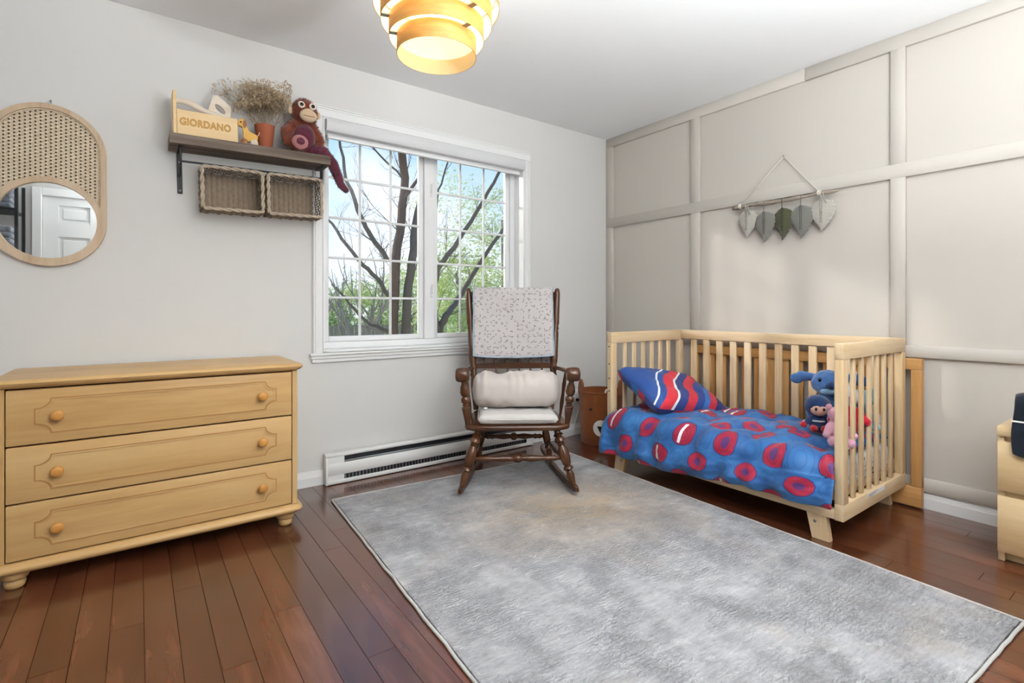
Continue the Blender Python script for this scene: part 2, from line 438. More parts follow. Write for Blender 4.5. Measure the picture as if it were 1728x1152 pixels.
def mat_pillow():
    s = NT('striped_pillow_print'); uv = s.n('ShaderNodeTexCoord').outputs['UV']
    w = s.n('ShaderNodeTexNoise'); w.inputs['Scale'].default_value = 1.6; w.inputs['Detail'].default_value = 0.5; s.l(uv, w.inputs['Vector'])
    sp = s.n('ShaderNodeSeparateXYZ'); s.l(uv, sp.inputs[0])
    t = s.math('ADD', s.math('ADD', s.math('MULTIPLY', sp.outputs[0], .9), s.math('MULTIPLY', sp.outputs[1], -.55)), s.math('MULTIPLY', w.outputs['Fac'], .30))
    cr = s.n('ShaderNodeValToRGB'); s.l(t, cr.inputs[0]); cr.color_ramp.interpolation = 'CONSTANT'
    e = cr.color_ramp.elements
    stops = [(0, '#1d4a92'), (.06, '#f0f1f3'), (.085, '#1d4a92'), (.16, '#d22b3c'), (.28, '#f0f1f3'), (.305, '#223a7c'), (.42, '#c32338'), (.55, '#1f3f86'), (.66, '#2d68ae'), (.74, '#c32338'), (.86, '#20306e')]
    e[0].position, e[0].color = 0, srgb(stops[0][1]); e[1].position, e[1].color = stops[-1][0], srgb(stops[-1][1])
    for p, c in stops[1:-1]: k = e.new(p); k.color = srgb(c)
    s.set(Base_Color=cr.outputs[0], Roughness=.6, Sheen_Weight=.1); s.bump(s.noise(uv, 8, 4), .3, .01); return s.m
M['pillowprint'] = mat_pillow()
def mat_quilt():
    s = NT('sprig_quilt'); uv = s.n('ShaderNodeTexCoord').outputs['UV']
    base = '#cfc8c4'
    col = s.mix(s.noise(uv, 5, 3), '#b8b0ae', '#cbc5c3')
    # short dark seed strokes in turning directions
    for ang, ox, oy in ((.5, 0, 0), (1.6, .33, .5), (2.5, .66, .21), (.0, .2, .77)):
        mp = s.n('ShaderNodeMapping'); s.l(uv, mp.inputs[0]); mp.inputs['Rotation'].default_value = (0, 0, ang)
        a = s.n('ShaderNodeVectorMath'); a.operation = 'MULTIPLY_ADD'; s.l(mp.outputs[0], a.inputs[0]); a.inputs[1].default_value = (27, 30, 0); a.inputs[2].default_value = (ox, oy, 0)
        fl = s.n('ShaderNodeVectorMath'); fl.operation = 'FLOOR'; s.l(a.outputs[0], fl.inputs[0])
        wn = s.n('ShaderNodeTexWhiteNoise'); wn.noise_dimensions = '2D'; s.l(fl.outputs[0], wn.inputs['Vector'])
        f = s.n('ShaderNodeVectorMath'); f.operation = 'FRACTION'; s.l(a.outputs[0], f.inputs[0])
        q = s.n('ShaderNodeSeparateXYZ'); s.l(f.outputs[0], q.inputs[0])
        ex = s.math('DIVIDE', s.math('SUBTRACT', q.outputs[0], .5), .22); ey = s.math('DIVIDE', s.math('SUBTRACT', q.outputs[1], .5), .085)
        r = s.math('ADD', s.math('MULTIPLY', ex, ex), s.math('MULTIPLY', ey, ey))
        mk = s.math('MULTIPLY', s.math('LESS_THAN', r, 1.0), s.math('GREATER_THAN', wn.outputs['Value'], .5))
        col = s.mix(s.math('MULTIPLY', mk, .7), col, '#6d6664')
    s.set(Base_Color=col, Roughness=.9, Sheen_Weight=.2)
    mp = s.n('ShaderNodeMapping'); s.l(uv, mp.inputs[0])
    s.bump(s.noise(mp.outputs[0], 45, 4, .7, 1.0), .6, .006); return s.m
M['quilt'] = mat_quilt()
M['quiltback'] = fabric('blue_grey_quilt_back', '#b9bfc8', '#a5acb7', 120, .9, .4)
M['quilthem'] = fabric('blue_quilt_binding', '#aab6c2', '#98a5b3', 200)
def mat_leafcotton(name, c1, c2):
    s = NT(name); v = s.coord('Object', (1, 1, 1), (R(25), 0, 0))
    w = s.n('ShaderNodeTexWave'); s.l(s.coord('UV'), w.inputs['Vector']); w.inputs['Scale'].default_value = 9; w.inputs['Distortion'].default_value = 1.5; w.bands_direction = 'Y'
    col = s.mix(w.outputs['Fac'], c2, c1)
    s.set(Base_Color=col, Roughness=.95, Sheen_Weight=.2); s.bump(w.outputs['Fac'], .6, .004); return s.m
def mat_plush(name, c1, c2):
    s = NT(name); v = s.coord('Object')
    s.set(Base_Color=s.ramp(s.noise(v, 30, 3), [(.3, c2), (.7, c1)]), Roughness=.95, Sheen_Weight=.4, Specular_IOR_Level=.15); s.bump(s.noise(v, 260, 2), .5, .006); return s.m
def mat_leaves(name, c1, c2):
    s = NT(name); col = s.ramp(s.noise(s.coord('Position'), 3, 3), [(.3, c2), (.7, c1)])
    s.set(Base_Color=col, Roughness=.7)
    tl = s.n('ShaderNodeBsdfTranslucent'); s.l(col, tl.inputs[0]); ms = s.n('ShaderNodeMixShader'); ms.inputs[0].default_value = .4
    s.l(s.p.outputs[0], ms.inputs[1]); s.l(tl.outputs[0], ms.inputs[2]); s.l(ms.outputs[0], s.out.inputs[0]); return s.m
M['leaf_a'] = mat_leaves('spring_leaves', '#dfe6a6', '#b9c680')
M['leaf_b'] = mat_leaves('pale_leaves', '#e9ecc4', '#c6cf98')
M['leaf_c'] = mat_leaves('hedge_leaves', '#b3c487', '#8fa566')

# ================================================================== THE ROOM
X0, Y0, H = -4.6, -3.5, 2.44
WX0, WX1, WZ0, WZ1 = -2.362, -.902, .762, 2.112     # window opening
T = .16
# floor: base slab and boards
floor = tag(box('floor', M['gap'], None, X0 - T, T, Y0 - T, T, -.06, -.014), kind='structure')
PW = .0865
ubm = bx(B(), -.5, .5, -.5, .5, -.014, 0.0)
for f_ in ubm.faces: f_.smooth = False
plank0 = obj('plank', ubm, M['floor'], floor)
first = True
x = -3.291 - PW * 16
rp_ = random.Random(5)
while x < 0:
    xa, xb = max(x, X0) + .0008, min(x + PW, 0) - .0008
    y = Y0 - rp_.uniform(0, .9)
    while y < 0 and xb - xa > .01:
        L = rp_.uniform(.55, 1.35); ya, yb = max(y, Y0) + .0009, min(y + L, 0) - .0009
        if yb - ya > .03:
            o = plank0 if first else inst(plank0, floor); first = False
            o.location = ((xa + xb) / 2, (ya + yb) / 2, rp_.uniform(-.0006, 0)); o.scale = (xb - xa, yb - ya, 1)
        y += L
    x += PW
tag(box('ceiling', M['ceil'], None, X0 - T, T, Y0 - T, T, H, H + .1), kind='structure')
bm = B()
bx(bm, X0 - T, WX0, 0, T, -.02, H); bx(bm, WX1, T, 0, T, -.02, H); bx(bm, WX0, WX1, 0, T, -.02, WZ0); bx(bm, WX0, WX1, 0, T, WZ1, H)
tag(obj('wall_back', bm, M['wall']), kind='structure')
tag(box('wall_left', M['wall'], None, X0 - T, X0, Y0 - T, 0, -.02, H), kind='structure')
# front wall with door opening
DX0, DX1, DH = -3.95, -3.15, 2.08
bm = B(); bx(bm, X0, DX0, Y0 - T, Y0, -.02, H); bx(bm, DX1, T, Y0 - T, Y0, -.02, H); bx(bm, DX0, DX1, Y0 - T, Y0, DH, H)
tag(obj('wall_front', bm, M['wall']), kind='structure')
d1 = empty('door_1', (0, 0, 0), kind='structure')
door_z = [.22, .82, .98, 1.70, 1.84, 2.0]
bm = B(); yd0, yd1 = Y0 - .06, Y0 - .02
xs = [DX0 + .004, DX0 + .115, (DX0 + DX1) / 2 - .05, (DX0 + DX1) / 2 + .05, DX1 - .115, DX1 - .004]
bx(bm, xs[0], xs[1], yd0, yd1, .008, DH - .004); bx(bm, xs[4], xs[5], yd0, yd1, .008, DH - .004); bx(bm, xs[2], xs[3], yd0, yd1, .008, DH - .004)
zs = [.008, .22, .82, .98, 1.70, 1.84, 2.0, DH - .004]
for a, b in ((0, 1), (2, 3), (4, 5), (6, 7)):
    bx(bm, xs[1], xs[2], yd0, yd1, zs[a], zs[b]); bx(bm, xs[3], xs[4], yd0, yd1, zs[a], zs[b])
obj('door_frame', bm, M['trim'], d1)
for a in ((xs[1], xs[2]), (xs[3], xs[4])):
    for b in ((.22, .82), (.98, 1.70), (1.84, 2.0)):
        bm = B(); bx(bm, a[0], a[1], yd0, yd1 - .016, b[0], b[1]); bx(bm, a[0] + .03, a[1] - .03, yd0, yd1 - .006, b[0] + .03, b[1] - .03, .006, 1)
        obj('panel', bm, M['trim'], d1)
bm = B()
for xa, xb, za, zb in ((DX0 - .07, DX0, 0, DH + .07), (DX1, DX1 + .07, 0, DH + .07), (DX0, DX1, DH, DH + .07)): bx(bm, xa, xb, Y0, Y0 + .016, za, zb, .004, 1)
obj('casing', bm, M['trim'], d1)
hd = B(); turned(hd, (DX1 - .06, Y0 - .02, .98), (DX1 - .06, Y0 + .045, .98), [(0, .03), (.1, .03), (.12, .012), (.5, .012), (.6, .026), (.9, .026), (1, .01)])
smooth_angle(obj('door_knob', hd, M['steel'], d1))
# right wall with boards
wr = tag(box('wall_right', M['taupe'], None, 0, T, Y0 - T, T, -.02, H), kind='structure')
BT = .02
def board(name, y0, y1, z0, z1, t=BT): return box(name, M['taupe'], wr, -t, 0.0005, y0, y1, z0, z1, .0012, 1)
for a, b in ((-.076, -.0005), (-.894, -.822), (-2.093, -2.028), (-3.23, -3.165)):
    for z0, z1 in ((.152, .760), (.820, 1.692), (1.766, 2.366)): board('batten', a, b, z0, z1)
board('top_rail', -1.60, -.0005, 2.366, H - .0005); board('top_rail', Y0 + .001, -1.6015, 2.366, H - .0005)
board('middle_rail', Y0 + .001, -.0005, 1.692, 1.766)
board('lower_rail', Y0 + .001, -.0005, .760, .820); board('base_rail', Y0 + .001, -.0005, .086, .152)
# baseboards with ridges
def baseboard(name, pts_axis, a, b, side):
    prof = [(0, 0), (.016, 0), (.016, .052), (.0135, .055), (.0135, .060), (.0115, .063), (.0115, .068), (.009, .071), (.009, .076), (.006, .079), (.005, .085), (0, .085)]
    bm = B(); A, C_ = [], []
    for d, z in prof:
        if pts_axis == 'x': A.append(bm.verts.new((a, side * d, z))); C_.append(bm.verts.new((b, side * d, z)))
        else: A.append(bm.verts.new((side * d, a, z))); C_.append(bm.verts.new((side * d, b, z)))
    n = len(A)
    for i in range(n): bm.faces.new((A[i], A[(i + 1) % n], C_[(i + 1) % n], C_[i]))
    bm.faces.new(A); bm.faces.new(C_[::-1])
    return tag(obj(name, bm, M['trim']), kind='structure')
baseboard('baseboard_back', 'x', X0 + .001, -.0165, -1)
baseboard('baseboard_right', 'y', Y0 + .001, -.0005, -1)

# ------------------------------------------------------------------ window
w1 = empty('window_1', (0, 0, 0), kind='structure')
def casing_piece(name, x0, x1, z0, z1, vert):
    bm = B(); bx(bm, x0, x1, -.014, .0005, z0, z1, .002, 1)
    if vert:
        xo = x0 if x0 < -1.6 else x1; s = 1 if x0 < -1.6 else -1
        for k in range(2): bx(bm, min(xo + s * (.002 + k * .012), xo + s * (.009 + k * .012)), max(xo + s * (.002 + k * .012), xo + s * (.009 + k * .012)), -.021 + k * .003, -.012, z0, z1, .002, 1)
    else:
        for k in range(2): bx(bm, x0, x1, -.021 + k * .003, -.012, z1 - .009 - k * .012, z1 - .002 - k * .012, .002, 1)
    return obj(name, bm, M['trim'], w1)
casing_piece('casing', WX0 - .058, WX0 - .002, WZ0 - .012, WZ1 + .001, True)
casing_piece('casing', WX1 + .002, WX1 + .056, WZ0 - .012, WZ1 + .001, True)
casing_piece('casing', WX0 - .058, WX1 + .056, WZ1 + .002, WZ1 + .066, False)
bm = B(); bx(bm, WX0 - .075, WX1 + .075, -.03, .0005, WZ0 - .022, WZ0 - .008, .004, 2); bx(bm, WX0 - .068, WX1 + .068, -.02, .0005, WZ0 - .042, WZ0 - .022, .003, 1); bx(bm, WX0 - .06, WX1 + .06, -.013, .0005, WZ0 - .062, WZ0 - .042, .002, 1)
obj('apron', bm, M['trim'], w1)
# jamb liner
bm = B(); j = .01
bx(bm, WX0, WX0 + j, -.012, .155, WZ0, WZ1); bx(bm, WX1 - j, WX1, -.012, .155, WZ0, WZ1); bx(bm, WX0 + j, WX1 - j, -.012, .155, WZ1 - j, WZ1)
obj('jamb', bm, M['vinyl'], w1)
box('sill', M['vinyl'], w1, WX0 + j, WX1 - j, -.024, .155, WZ0 - .006, WZ0 + .006, .002, 1)
FY = .10
fx0, fx1, fz0, fz1 = WX0 + j, WX1 - j, WZ0 + .006, WZ1 - j
MUL0, MUL1 = -1.665, -1.593      # mullion
bm = B(); bw = .026
bx(bm, fx0, fx0 + bw, FY, FY + .055, fz0, fz1, .003, 1); bx(bm, fx1 - bw - .012, fx1, FY, FY + .055, fz0, fz1, .003, 1)
bx(bm, fx0 + bw, fx1 - bw - .012, FY, FY + .055, fz1 - bw, fz1, .003, 1); bx(bm, fx0 + bw, fx1 - bw - .012, FY, FY + .055, fz0, fz0 + .04, .003, 1)
bx(bm, MUL0, MUL1, FY - .004, FY + .055, fz0 + .04, fz1 - bw, .003, 1)
obj('frame', bm, M['vinyl'], w1)
def sash(x0, x1, ncol=3, nrow=5):
    z0, z1 = fz0 + .041, fz1 - bw - .001; r = .032
    sh = B(); ya, yb = FY + .012, FY + .045
    bx(sh, x0, x0 + r, ya, yb, z0, z1, .004, 2); bx(sh, x1 - r, x1, ya, yb, z0, z1, .004, 2)
    bx(sh, x0 + r, x1 - r, ya, yb, z0, z0 + r, .004, 2); bx(sh, x0 + r, x1 - r, ya, yb, z1 - r, z1, .004, 2)
    so = obj('sash', sh, M['vinyl'], w1); smooth_angle(so, 50)
    gx0, gx1, gz0, gz1 = x0 + r, x1 - r, z0 + r, z1 - r
    mw = .015; pw = (gx1 - gx0 - mw * (ncol - 1)) / ncol; ph = (gz1 - gz0 - mw * (nrow - 1)) / nrow
    pane0 = obj('pane', bx(B(), -pw / 2 - .001, pw / 2 + .001, -.002, .002, -ph / 2 - .001, ph / 2 + .001), M['glass'], so)
    k = 0
    for i in range(ncol):
        for jz in range(nrow):
            p = pane0 if k == 0 else inst(pane0, so); k += 1
            p.location = (gx0 + pw / 2 + i * (pw + mw), FY + .03, gz0 + ph / 2 + jz * (ph + mw))
    for i in range(1, ncol):
        xx = gx0 + i * (pw + mw) - mw; box('muntin', M['vinyl'], so, xx, xx + mw, FY + .024, FY + .037, gz0, gz1, .003, 1)
    for jz in range(1, nrow):
        zz = gz0 + jz * (ph + mw) - mw
        for i in range(ncol): xx = gx0 + i * (pw + mw); box('muntin', M['vinyl'], so, xx, xx + pw, FY + .0245, FY + .0365, zz, zz + mw, .003, 1)
    return so
sash(fx0 + bw + .001, MUL0 - .001); sash(MUL1 + .001, fx1 - bw - .013)
for zz in (1.12, 1.80):
    bm = B(); bx(bm, MUL1 - .03, MUL1 - .012, FY - .012, FY - .004, zz - .035, zz + .035, .003, 1); bx(bm, MUL1 - .026, MUL1 - .016, FY - .024, FY - .012, zz - .01, zz + .055, .003, 1)
    obj('latch', bm, M['vinyl'], w1)
# roller blind under the head
rb = empty('roller_blind', (0, 0, WZ1 - .1), label='white roller blind rolled up in its cassette at the window head', cat='blind')
bm = B(); prof = [(-.035, -.068), (-.042, -.058), (-.046, -.03), (-.042, -.008), (-.034, 0), (.05, 0), (.05, -.068)]
A = [bm.verts.new((WX0 + .012, y, WZ1 - .012 + z)) for y, z in prof]; C_ = [bm.verts.new((WX1 - .012, y, WZ1 - .012 + z)) for y, z in prof]
for i in range(len(A)): bm.faces.new((A[i], A[(i + 1) % len(A)], C_[(i + 1) % len(A)], C_[i]))
bm.faces.new(A); bm.faces.new(C_[::-1])
o = smooth_angle(obj('cassette', bm, plain('blind_cassette', '#d6d6d7', .5, .01), rb), 35); o.location = (0, 0, -(WZ1 - .1))
o = box('bottom_bar', M['vinyl'], rb, WX0 + .03, WX1 - .03, .0, .022, WZ1 - .112, WZ1 - .09, .004, 2); o.location = (0, 0, -(WZ1 - .1))
o = box('fabric', M['trim'], rb, WX0 + .03, WX1 - .03, .009, .012, WZ1 - .0905, WZ1 - .079); o.location = (0, 0, -(WZ1 - .1))

# ------------------------------------------------------------------ baseboard heater
HX0, HX1, HY, HZ = -2.362, -.86, -.066, .176
ht = empty('baseboard_heater', ((HX0 + HX1) / 2, -.04, 0), label='long white electric baseboard heater under the window', cat='heater')
def hpart(name, m, *a, **k):
    o = box(name, m, ht, *a, **k); o.location = -ht.location; return o
hpart('cover', M['heater'], HX0, HX1, -.062, -.0165, .158, HZ, .002, 1)
hpart('end_cap', M['heater'], HX0, HX0 + .012, HY, -.0165, .004, .158, .001, 1)
hpart('end_cap', M['heater'], HX1 - .012, HX1, HY, -.0165, .004, .158, .001, 1)
hpart('front_panel', M['heater'], HX0 + .012, HX1 - .012, HY, HY + .006, .055, .122, .001, 1)
hpart('front_panel', M['heater'], HX0 + .012, HX0 + .105, HY + .001, HY + .006, .122, .158); hpart('front_panel', M['heater'], HX1 - .06, HX1 - .012, HY + .001, HY + .006, .122, .158)
hpart('front_panel', M['heater'], HX0 + .012, HX0 + .105, HY + .002, HY + .007, .024, .055); hpart('front_panel', M['heater'], HX1 - .06, HX1 - .012, HY + .002, HY + .007, .024, .055)
hpart('skirt', M['heater'], HX0 + .012, HX1 - .012, HY + .001, HY + .008, .004, .026, .001, 1)
hpart('element_housing', M['dark'], HX0 + .012, HX1 - .012, HY + .02, -.02, .01, .157)
fin0 = None
xx = HX0 + .115
while xx < HX1 - .065:
    bm = bx(B(), -.0035, .0035, HY + .009, HY + .019, .026, .054) if fin0 is None else None
    if fin0 is None:
        fin0 = obj('fin', bm, M['steel'], ht); f = fin0
    else: f = inst(fin0, ht)
    f.location = Vector((xx, 0, 0)) - ht.location
    xx += .021
hpart('louvre', M['steel'], HX0 + .105, HX1 - .06, HY + .006, HY + .012, .1225, .132, .001, 1)

# outlet and cord
ol = empty('wall_outlet', (-.37, 0, .30), label='white wall outlet plate low on the wall behind the rocking chair', cat='outlet')
o = obj('plate', bx(B(), -.036, .036, -.007, .0005, -.058, .058, .003, 2), M['plastic'], ol); smooth_angle(o, 40)
for dz in (-.022, .022):
    o = obj('socket', bx(B(), -.016, .016, -.010, -.006, dz - .014, dz + .014, .002, 1), M['plastic'], ol)
    for dx in (-.006, .006): obj('slot', bx(B(), dx - .0012, dx + .0012, -.0108, -.0095, dz - .005, dz + .006), M['black'], o)
pc = empty('power_cord', (-.37, -.012, .278), label='white power cord plugged into the wall outlet', cat='cord')
o = obj('plug', bx(B(), -.014, .014, -.03, -.002, -.012, .012, .005, 2), M['felt_black'], pc)
bm = B(); tube(bm, [(0, -.025, 0), (-.005, -.045, -.03), (-.03, -.045, -.09), (-.045, -.03, -.17), (-.06, -.03, -.268), (-.15, -.03, -.2735), (-.4, -.05, -.2735)], .0035, 8)
obj('cable', bm, M['plastic'], pc, True)

# ------------------------------------------------------------------ ceiling lamp of stacked veneer rings
LX, LY, LZ = -2.417, -1.50, 1.847
lamp = empty('pendant_lamp', (LX, LY, LZ), label='beehive pendant lamp of stacked bent wood veneer rings, lit, under the ceiling', cat='lamp')
radii = [.131, .156, .183, .208, .198, .170]
for i, r in enumerate(radii):
    bm = B(); z0 = i * .053; hh = .058; n = 64; th = .0016
    ins, outs = [], []
    for k in range(n):
        a = 2 * math.pi * k / n; c, s_ = math.cos(a), math.sin(a)
        outs.append([bm.verts.new((r * c, r * s_, z0)), bm.verts.new((r * c, r * s_, z0 + hh))])
        ins.append([bm.verts.new(((r - th) * c, (r - th) * s_, z0)), bm.verts.new(((r - th) * c, (r - th) * s_, z0 + hh))])
    for k in range(n):
        l = (k + 1) % n
        bm.faces.new((outs[k][0], outs[l][0], outs[l][1], outs[k][1])); bm.faces.new((ins[k][0], ins[k][1], ins[l][1], ins[l][0])).material_index = 1
        bm.faces.new((outs[k][0], ins[k][0], ins[l][0], outs[l][0])); bm.faces.new((outs[k][1], outs[l][1], ins[l][1], ins[k][1]))
    smooth_angle(obj('veneer_ring', bm, [M['veneer'], M['painted_glow']], lamp), 50)
for k in range(3):
    a = 2 * math.pi * k / 3 + .75; pts = []
    for i, r in enumerate(radii): pts += [(r - .004) * 1.0]
    for i in range(len(radii) - 1):
        ra, rb_ = radii[i], radii[i + 1]
        r0, r1 = min(ra, rb_), max(ra, rb_)
        zc = (i + 1) * .053
        Mx = Matrix.Rotation(a, 4, 'Z')
        bm = bx(B(), r0 - .001, r1 - .0015, -.009, .009, zc + .0005, zc + .0045, mat=Mx)
        obj('spacer', bm, M['steel'], lamp)
bm = B(); lathe(bm, [(.0, .062), (.118, .060), (.1285, .056), (.1285, .053), (.0, .053)], 48, cap=False)
smooth_angle(obj('diffuser', bm, mat_glow('lit_diffuser', '#ffe9bd', 1.15), lamp), 40)
bm = B(); lathe(bm, [(.006, .20), (.006, .52), (.05, .55), (.06, .575), (.06, .5925)], 24)
smooth_angle(obj('stem', bm, M['trim'], lamp), 40)
bm = B(); ell(bm, (0, 0, .165), (.03, .03, .04), sub=3); obj('bulb', bm, mat_glow('lit_bulb', '#fff3da', 6.0), lamp, True)
ld = bpy.data.lights.new('bulb_light', 'POINT'); ld.energy = LAMP_W; ld.color = (1, .955, .88); ld.shadow_soft_size = .05
lo = bpy.data.objects.new('bulb_light', ld); COL.objects.link(lo); lo.parent = lamp; lo.location = (0, 0, .165)
bm = B(); lathe(bm, [(0, .298), (.158, .298), (.158, .301), (0, .301)], 40, cap=False); obj('added_reflector', bm, M['trim'], lamp)  # plate added to send the upper bulb's light only upward
bm = B(); ell(bm, (0.05, 0, .33), (.03, .03, .028), sub=3); obj('bulb', bm, mat_glow('added_upper_bulb', '#fff3da', 6.0), lamp, True)  # second bulb added above the rings to brighten the ceiling
ld = bpy.data.lights.new('added_ceiling_fill', 'POINT'); ld.energy = ADDED_UP_W; ld.color = (1, .975, .93); ld.shadow_soft_size = .04
lo = bpy.data.objects.new('added_ceiling_fill', ld); COL.objects.link(lo); lo.parent = lamp; lo.location = (.05, 0, .33)

# ------------------------------------------------------------------ fill lamps added unseen behind the camera to bounce light off the ceiling
def add_fill_lamp(loc, hz, watts, label):
    fl = empty('added_fill_lamp', loc, label=label, cat='lamp', group='added fill lamps')
    bm = B(); lathe(bm, [(.14, .0005), (.14, .015), (.13, .022), (.02, .03), (.0, .03)], 32, cap=False); smooth_angle(obj('base', bm, M['trim'], fl), 40)
    bm = B(); lathe(bm, [(.012, .03), (.012, hz - .11)], 16); smooth_angle(obj('pole', bm, M['trim'], fl), 40)
    bm = B(); lathe(bm, [(r, hz + z) for r, z in ((.012, -.13), (.05, -.11), (.12, -.06), (.16, .02), (.157, .02), (.117, -.055), (.05, -.10), (0, -.102))], 40, cap=False); smooth_angle(obj('bowl', bm, M['trim'], fl), 60)
    ud = bpy.data.lights.new('uplight', 'AREA'); ud.shape = 'DISK'; ud.size = .28; ud.energy = watts; ud.color = (.90, .96, 1)
    uo = bpy.data.objects.new('uplight', ud); COL.objects.link(uo); uo.parent = fl; uo.location = (0, 0, hz); uo.rotation_euler = (R(180), 0, 0)
add_fill_lamp((-2.45, -3.22, 0), 1.73, ADDED_FILL_W, 'tall white fill lamp added behind the viewer for bounce light')
add_fill_lamp((-1.75, -3.28, 0), 1.15, ADDED_FILL2_W, 'short white fill lamp added against the front wall for bounce light')

# ================================================================== FURNITURE
# ------------------------------------------------------------------ rug
RX0, RX1, RY0, RY1 = -.81, .795, -1.14, 1.14
rug = empty('area_rug', (-1.665, -1.487, 0), (0, 0, R(-3.3)), label='large pale grey distressed area rug on the wood floor', cat='rug')
hw, hl = (RX1 - RX0) / 2, (RY1 - RY0) / 2
bm = B()
def frug(u, v):
    x, y = -hw + .008 + u * (2 * hw - .016), -hl + .008 + v * (2 * hl - .016)
    return Vector((x, y, .0095 + .0012 * noise.noise(Vector((x * 9, y * 30, 0))) + .0012 * noise.noise(Vector((x * 30, y * 70, 3)))))
grid_surface(bm, frug, 110, 170)
bottom = bx(bm, -hw + .008, hw - .008, -hl + .008, hl - .008, .0003, .006)
obj('pile', bm, M['rug'], rug, True)
bm = B()
wob = lambda t, m=6.0: (.001 * math.sin(t * 37) + .002 * math.sin(t * 11)) * math.sin(math.pi * t / m)
for (a, b) in (((-hw, -hl), (hw, -hl)), ((hw, -hl), (hw, hl)), ((hw, hl), (-hw, hl)), ((-hw, hl), (-hw, -hl))):
    pts = [Vector((a[0] + (b[0] - a[0]) * t / 30 + (wob(t / 5, 6.0) if abs(a[0] - b[0]) < 1e-6 else 0), a[1] + (b[1] - a[1]) * t / 30 + (wob(t / 4, 7.5) if abs(a[1] - b[1]) < 1e-6 else 0), .0056)) for t in range(31)]
    tube(bm, pts, .0054, 8)
obj('binding', bm, M['rugedge'], rug, True)

# ------------------------------------------------------------------ dresser
dr = empty('dresser', (-3.12, -.26, 0), label='honey maple three-drawer dresser with round knobs against the back wall', cat='dresser')
DO = Vector((-3.12, -.26, 0))
def dpart(name, m, parent, bmx, sm=40):
    o = obj(name, bmx, m, parent); o.location = -DO if parent is dr else (0, 0, 0)
    if sm: smooth_angle(o, sm)
    return o
dxl, dxr = -3.625, -2.618           # case
dyf, dyb = -.495, -.022
def slab_outline(x0, x1, y0, y1, c):     # plan with clipped, rounded front corners
    pts = [(x0, y1), (x0, y0 + c)]
    for k in range(7): a = math.pi + k / 6 * math.pi / 2; pts.append((x0 + c + c * math.cos(a), y0 + c + c * math.sin(a)))
    for k in range(7): a = 1.5 * math.pi + k / 6 * math.pi / 2; pts.append((x1 - c + c * math.cos(a), y0 + c + c * math.sin(a)))
    pts.append((x1, y1)); return pts
def plan_prism(bm, layers):
    """layers: list of (outline, z)"""
    rings = [[bm.verts.new((x, y, z)) for x, y in ol_] for ol_, z in layers]; n = len(rings[0])
    for a, b in zip(rings, rings[1:]):
        for i in range(n): bm.faces.new((a[i], a[(i + 1) % n], b[(i + 1) % n], b[i]))
    bm.faces.new(rings[0][::-1]); bm.faces.new(rings[-1]); return bm
bm = B(); sl = lambda d: slab_outline(dxl - .018 - d, dxr + .018 + d, dyf - .02 - d, -.02, .03)
plan_prism(bm, [(sl(-.014), .722), (sl(-.004), .726), (sl(.004), .734), (sl(.008), .742), (sl(.004), .750), (sl(-.004), .754)])
dpart('top', M['honey'], dr, bm, 50)
bm = B(); sl = lambda d: slab_outline(dxl - .02 - d, dxr + .02 + d, dyf - .022 - d, dyb, .045)
plan_prism(bm, [(sl(-.02), .058), (sl(-.002), .066), (sl(.006), .076), (sl(.004), .086), (sl(-.008), .094), (sl(-.014), .098)])
dpart('base', M['honey'], dr, bm, 50)
bm = B(); bx(bm, dxl, dxl + .022, dyf, dyb, .098, .722, .002, 1); dpart('side_panel', M['honeyZ'], dr, bm, 0)
bm = B(); bx(bm, dxr - .022, dxr, dyf, dyb, .098, .722, .002, 1); dpart('side_panel', M['honeyZ'], dr, bm, 0)
bm = B(); bx(bm, dxl + .022, dxr - .022, dyf + .03, dyb, .098, .722); dpart('carcass', M['gap'], dr, bm, 0)
zt, zb, gap = .716, .103, .006
dh = (zt - zb - 2 * gap) / 3
for k in range(3):
    z1 = zt - k * (dh + gap); z0 = z1 - dh; xa, xb = dxl + .025, dxr - .025
    bm = B(); bx(bm, xa, xb, dyf - .001, dyf + .029, z0, z1, .003, 2)
    dw = dpart('drawer', M['honey'], dr, bm, 50)
    # raised outline with scooped corners
    ix0, ix1, iz0, iz1, c = xa + .075, xb - .065, z0 + .035, z1 - .035, .045
    def scoop(off):
        a0, a1, b0, b1, r = ix0 + off, ix1 - off, iz0 + off, iz1 - off, c
        P = []
        for cx, cz, st in ((a0, b0, 0), (a1, b0, 90), (a1, b1, 180), (a0, b1, 270)):
            P += [(cx + r * math.cos(R(st + 90 - t * 18)), cz + r * math.sin(R(st + 90 - t * 18)) * .8) for t in range(6)]
        return P
    bm = B(); ring_prism(bm, scoop(0), scoop(.0045), dyf - .0025, dyf + .002)
    o = obj('moulding', bm, M['groove'], dw)
    bm = B(); ring_prism(bm, scoop(.0045), scoop(.010), dyf - .0035, dyf + .002); obj('moulding', bm, M['honey'], dw)
    for kx in (ix0 + .065, ix1 - .06):
        bm = B(); turned(bm, (kx, dyf - .001, (z0 + z1) / 2), (kx, dyf - .033, (z0 + z1) / 2), [(0, .010), (.3, .009), (.45, .015), (.6, .0195), (.8, .0195), (.93, .016), (1, .008)], 24)
        smooth_angle(obj('knob', bm, M['knob'], dw), 40)
for fx in (dxl + .045, dxr - .045):
    for fy in (dyf + .035, dyb - .05):
        bm = B(); lathe(bm, [(.022, 0), (.028, .006), (.031, .02), (.027, .03), (.036, .034), (.041, .046), (.04, .058), (.036, .06)], 24, Matrix.Translation((fx, fy, 0)))
        dpart('foot', M['honey'], dr, bm, 50)

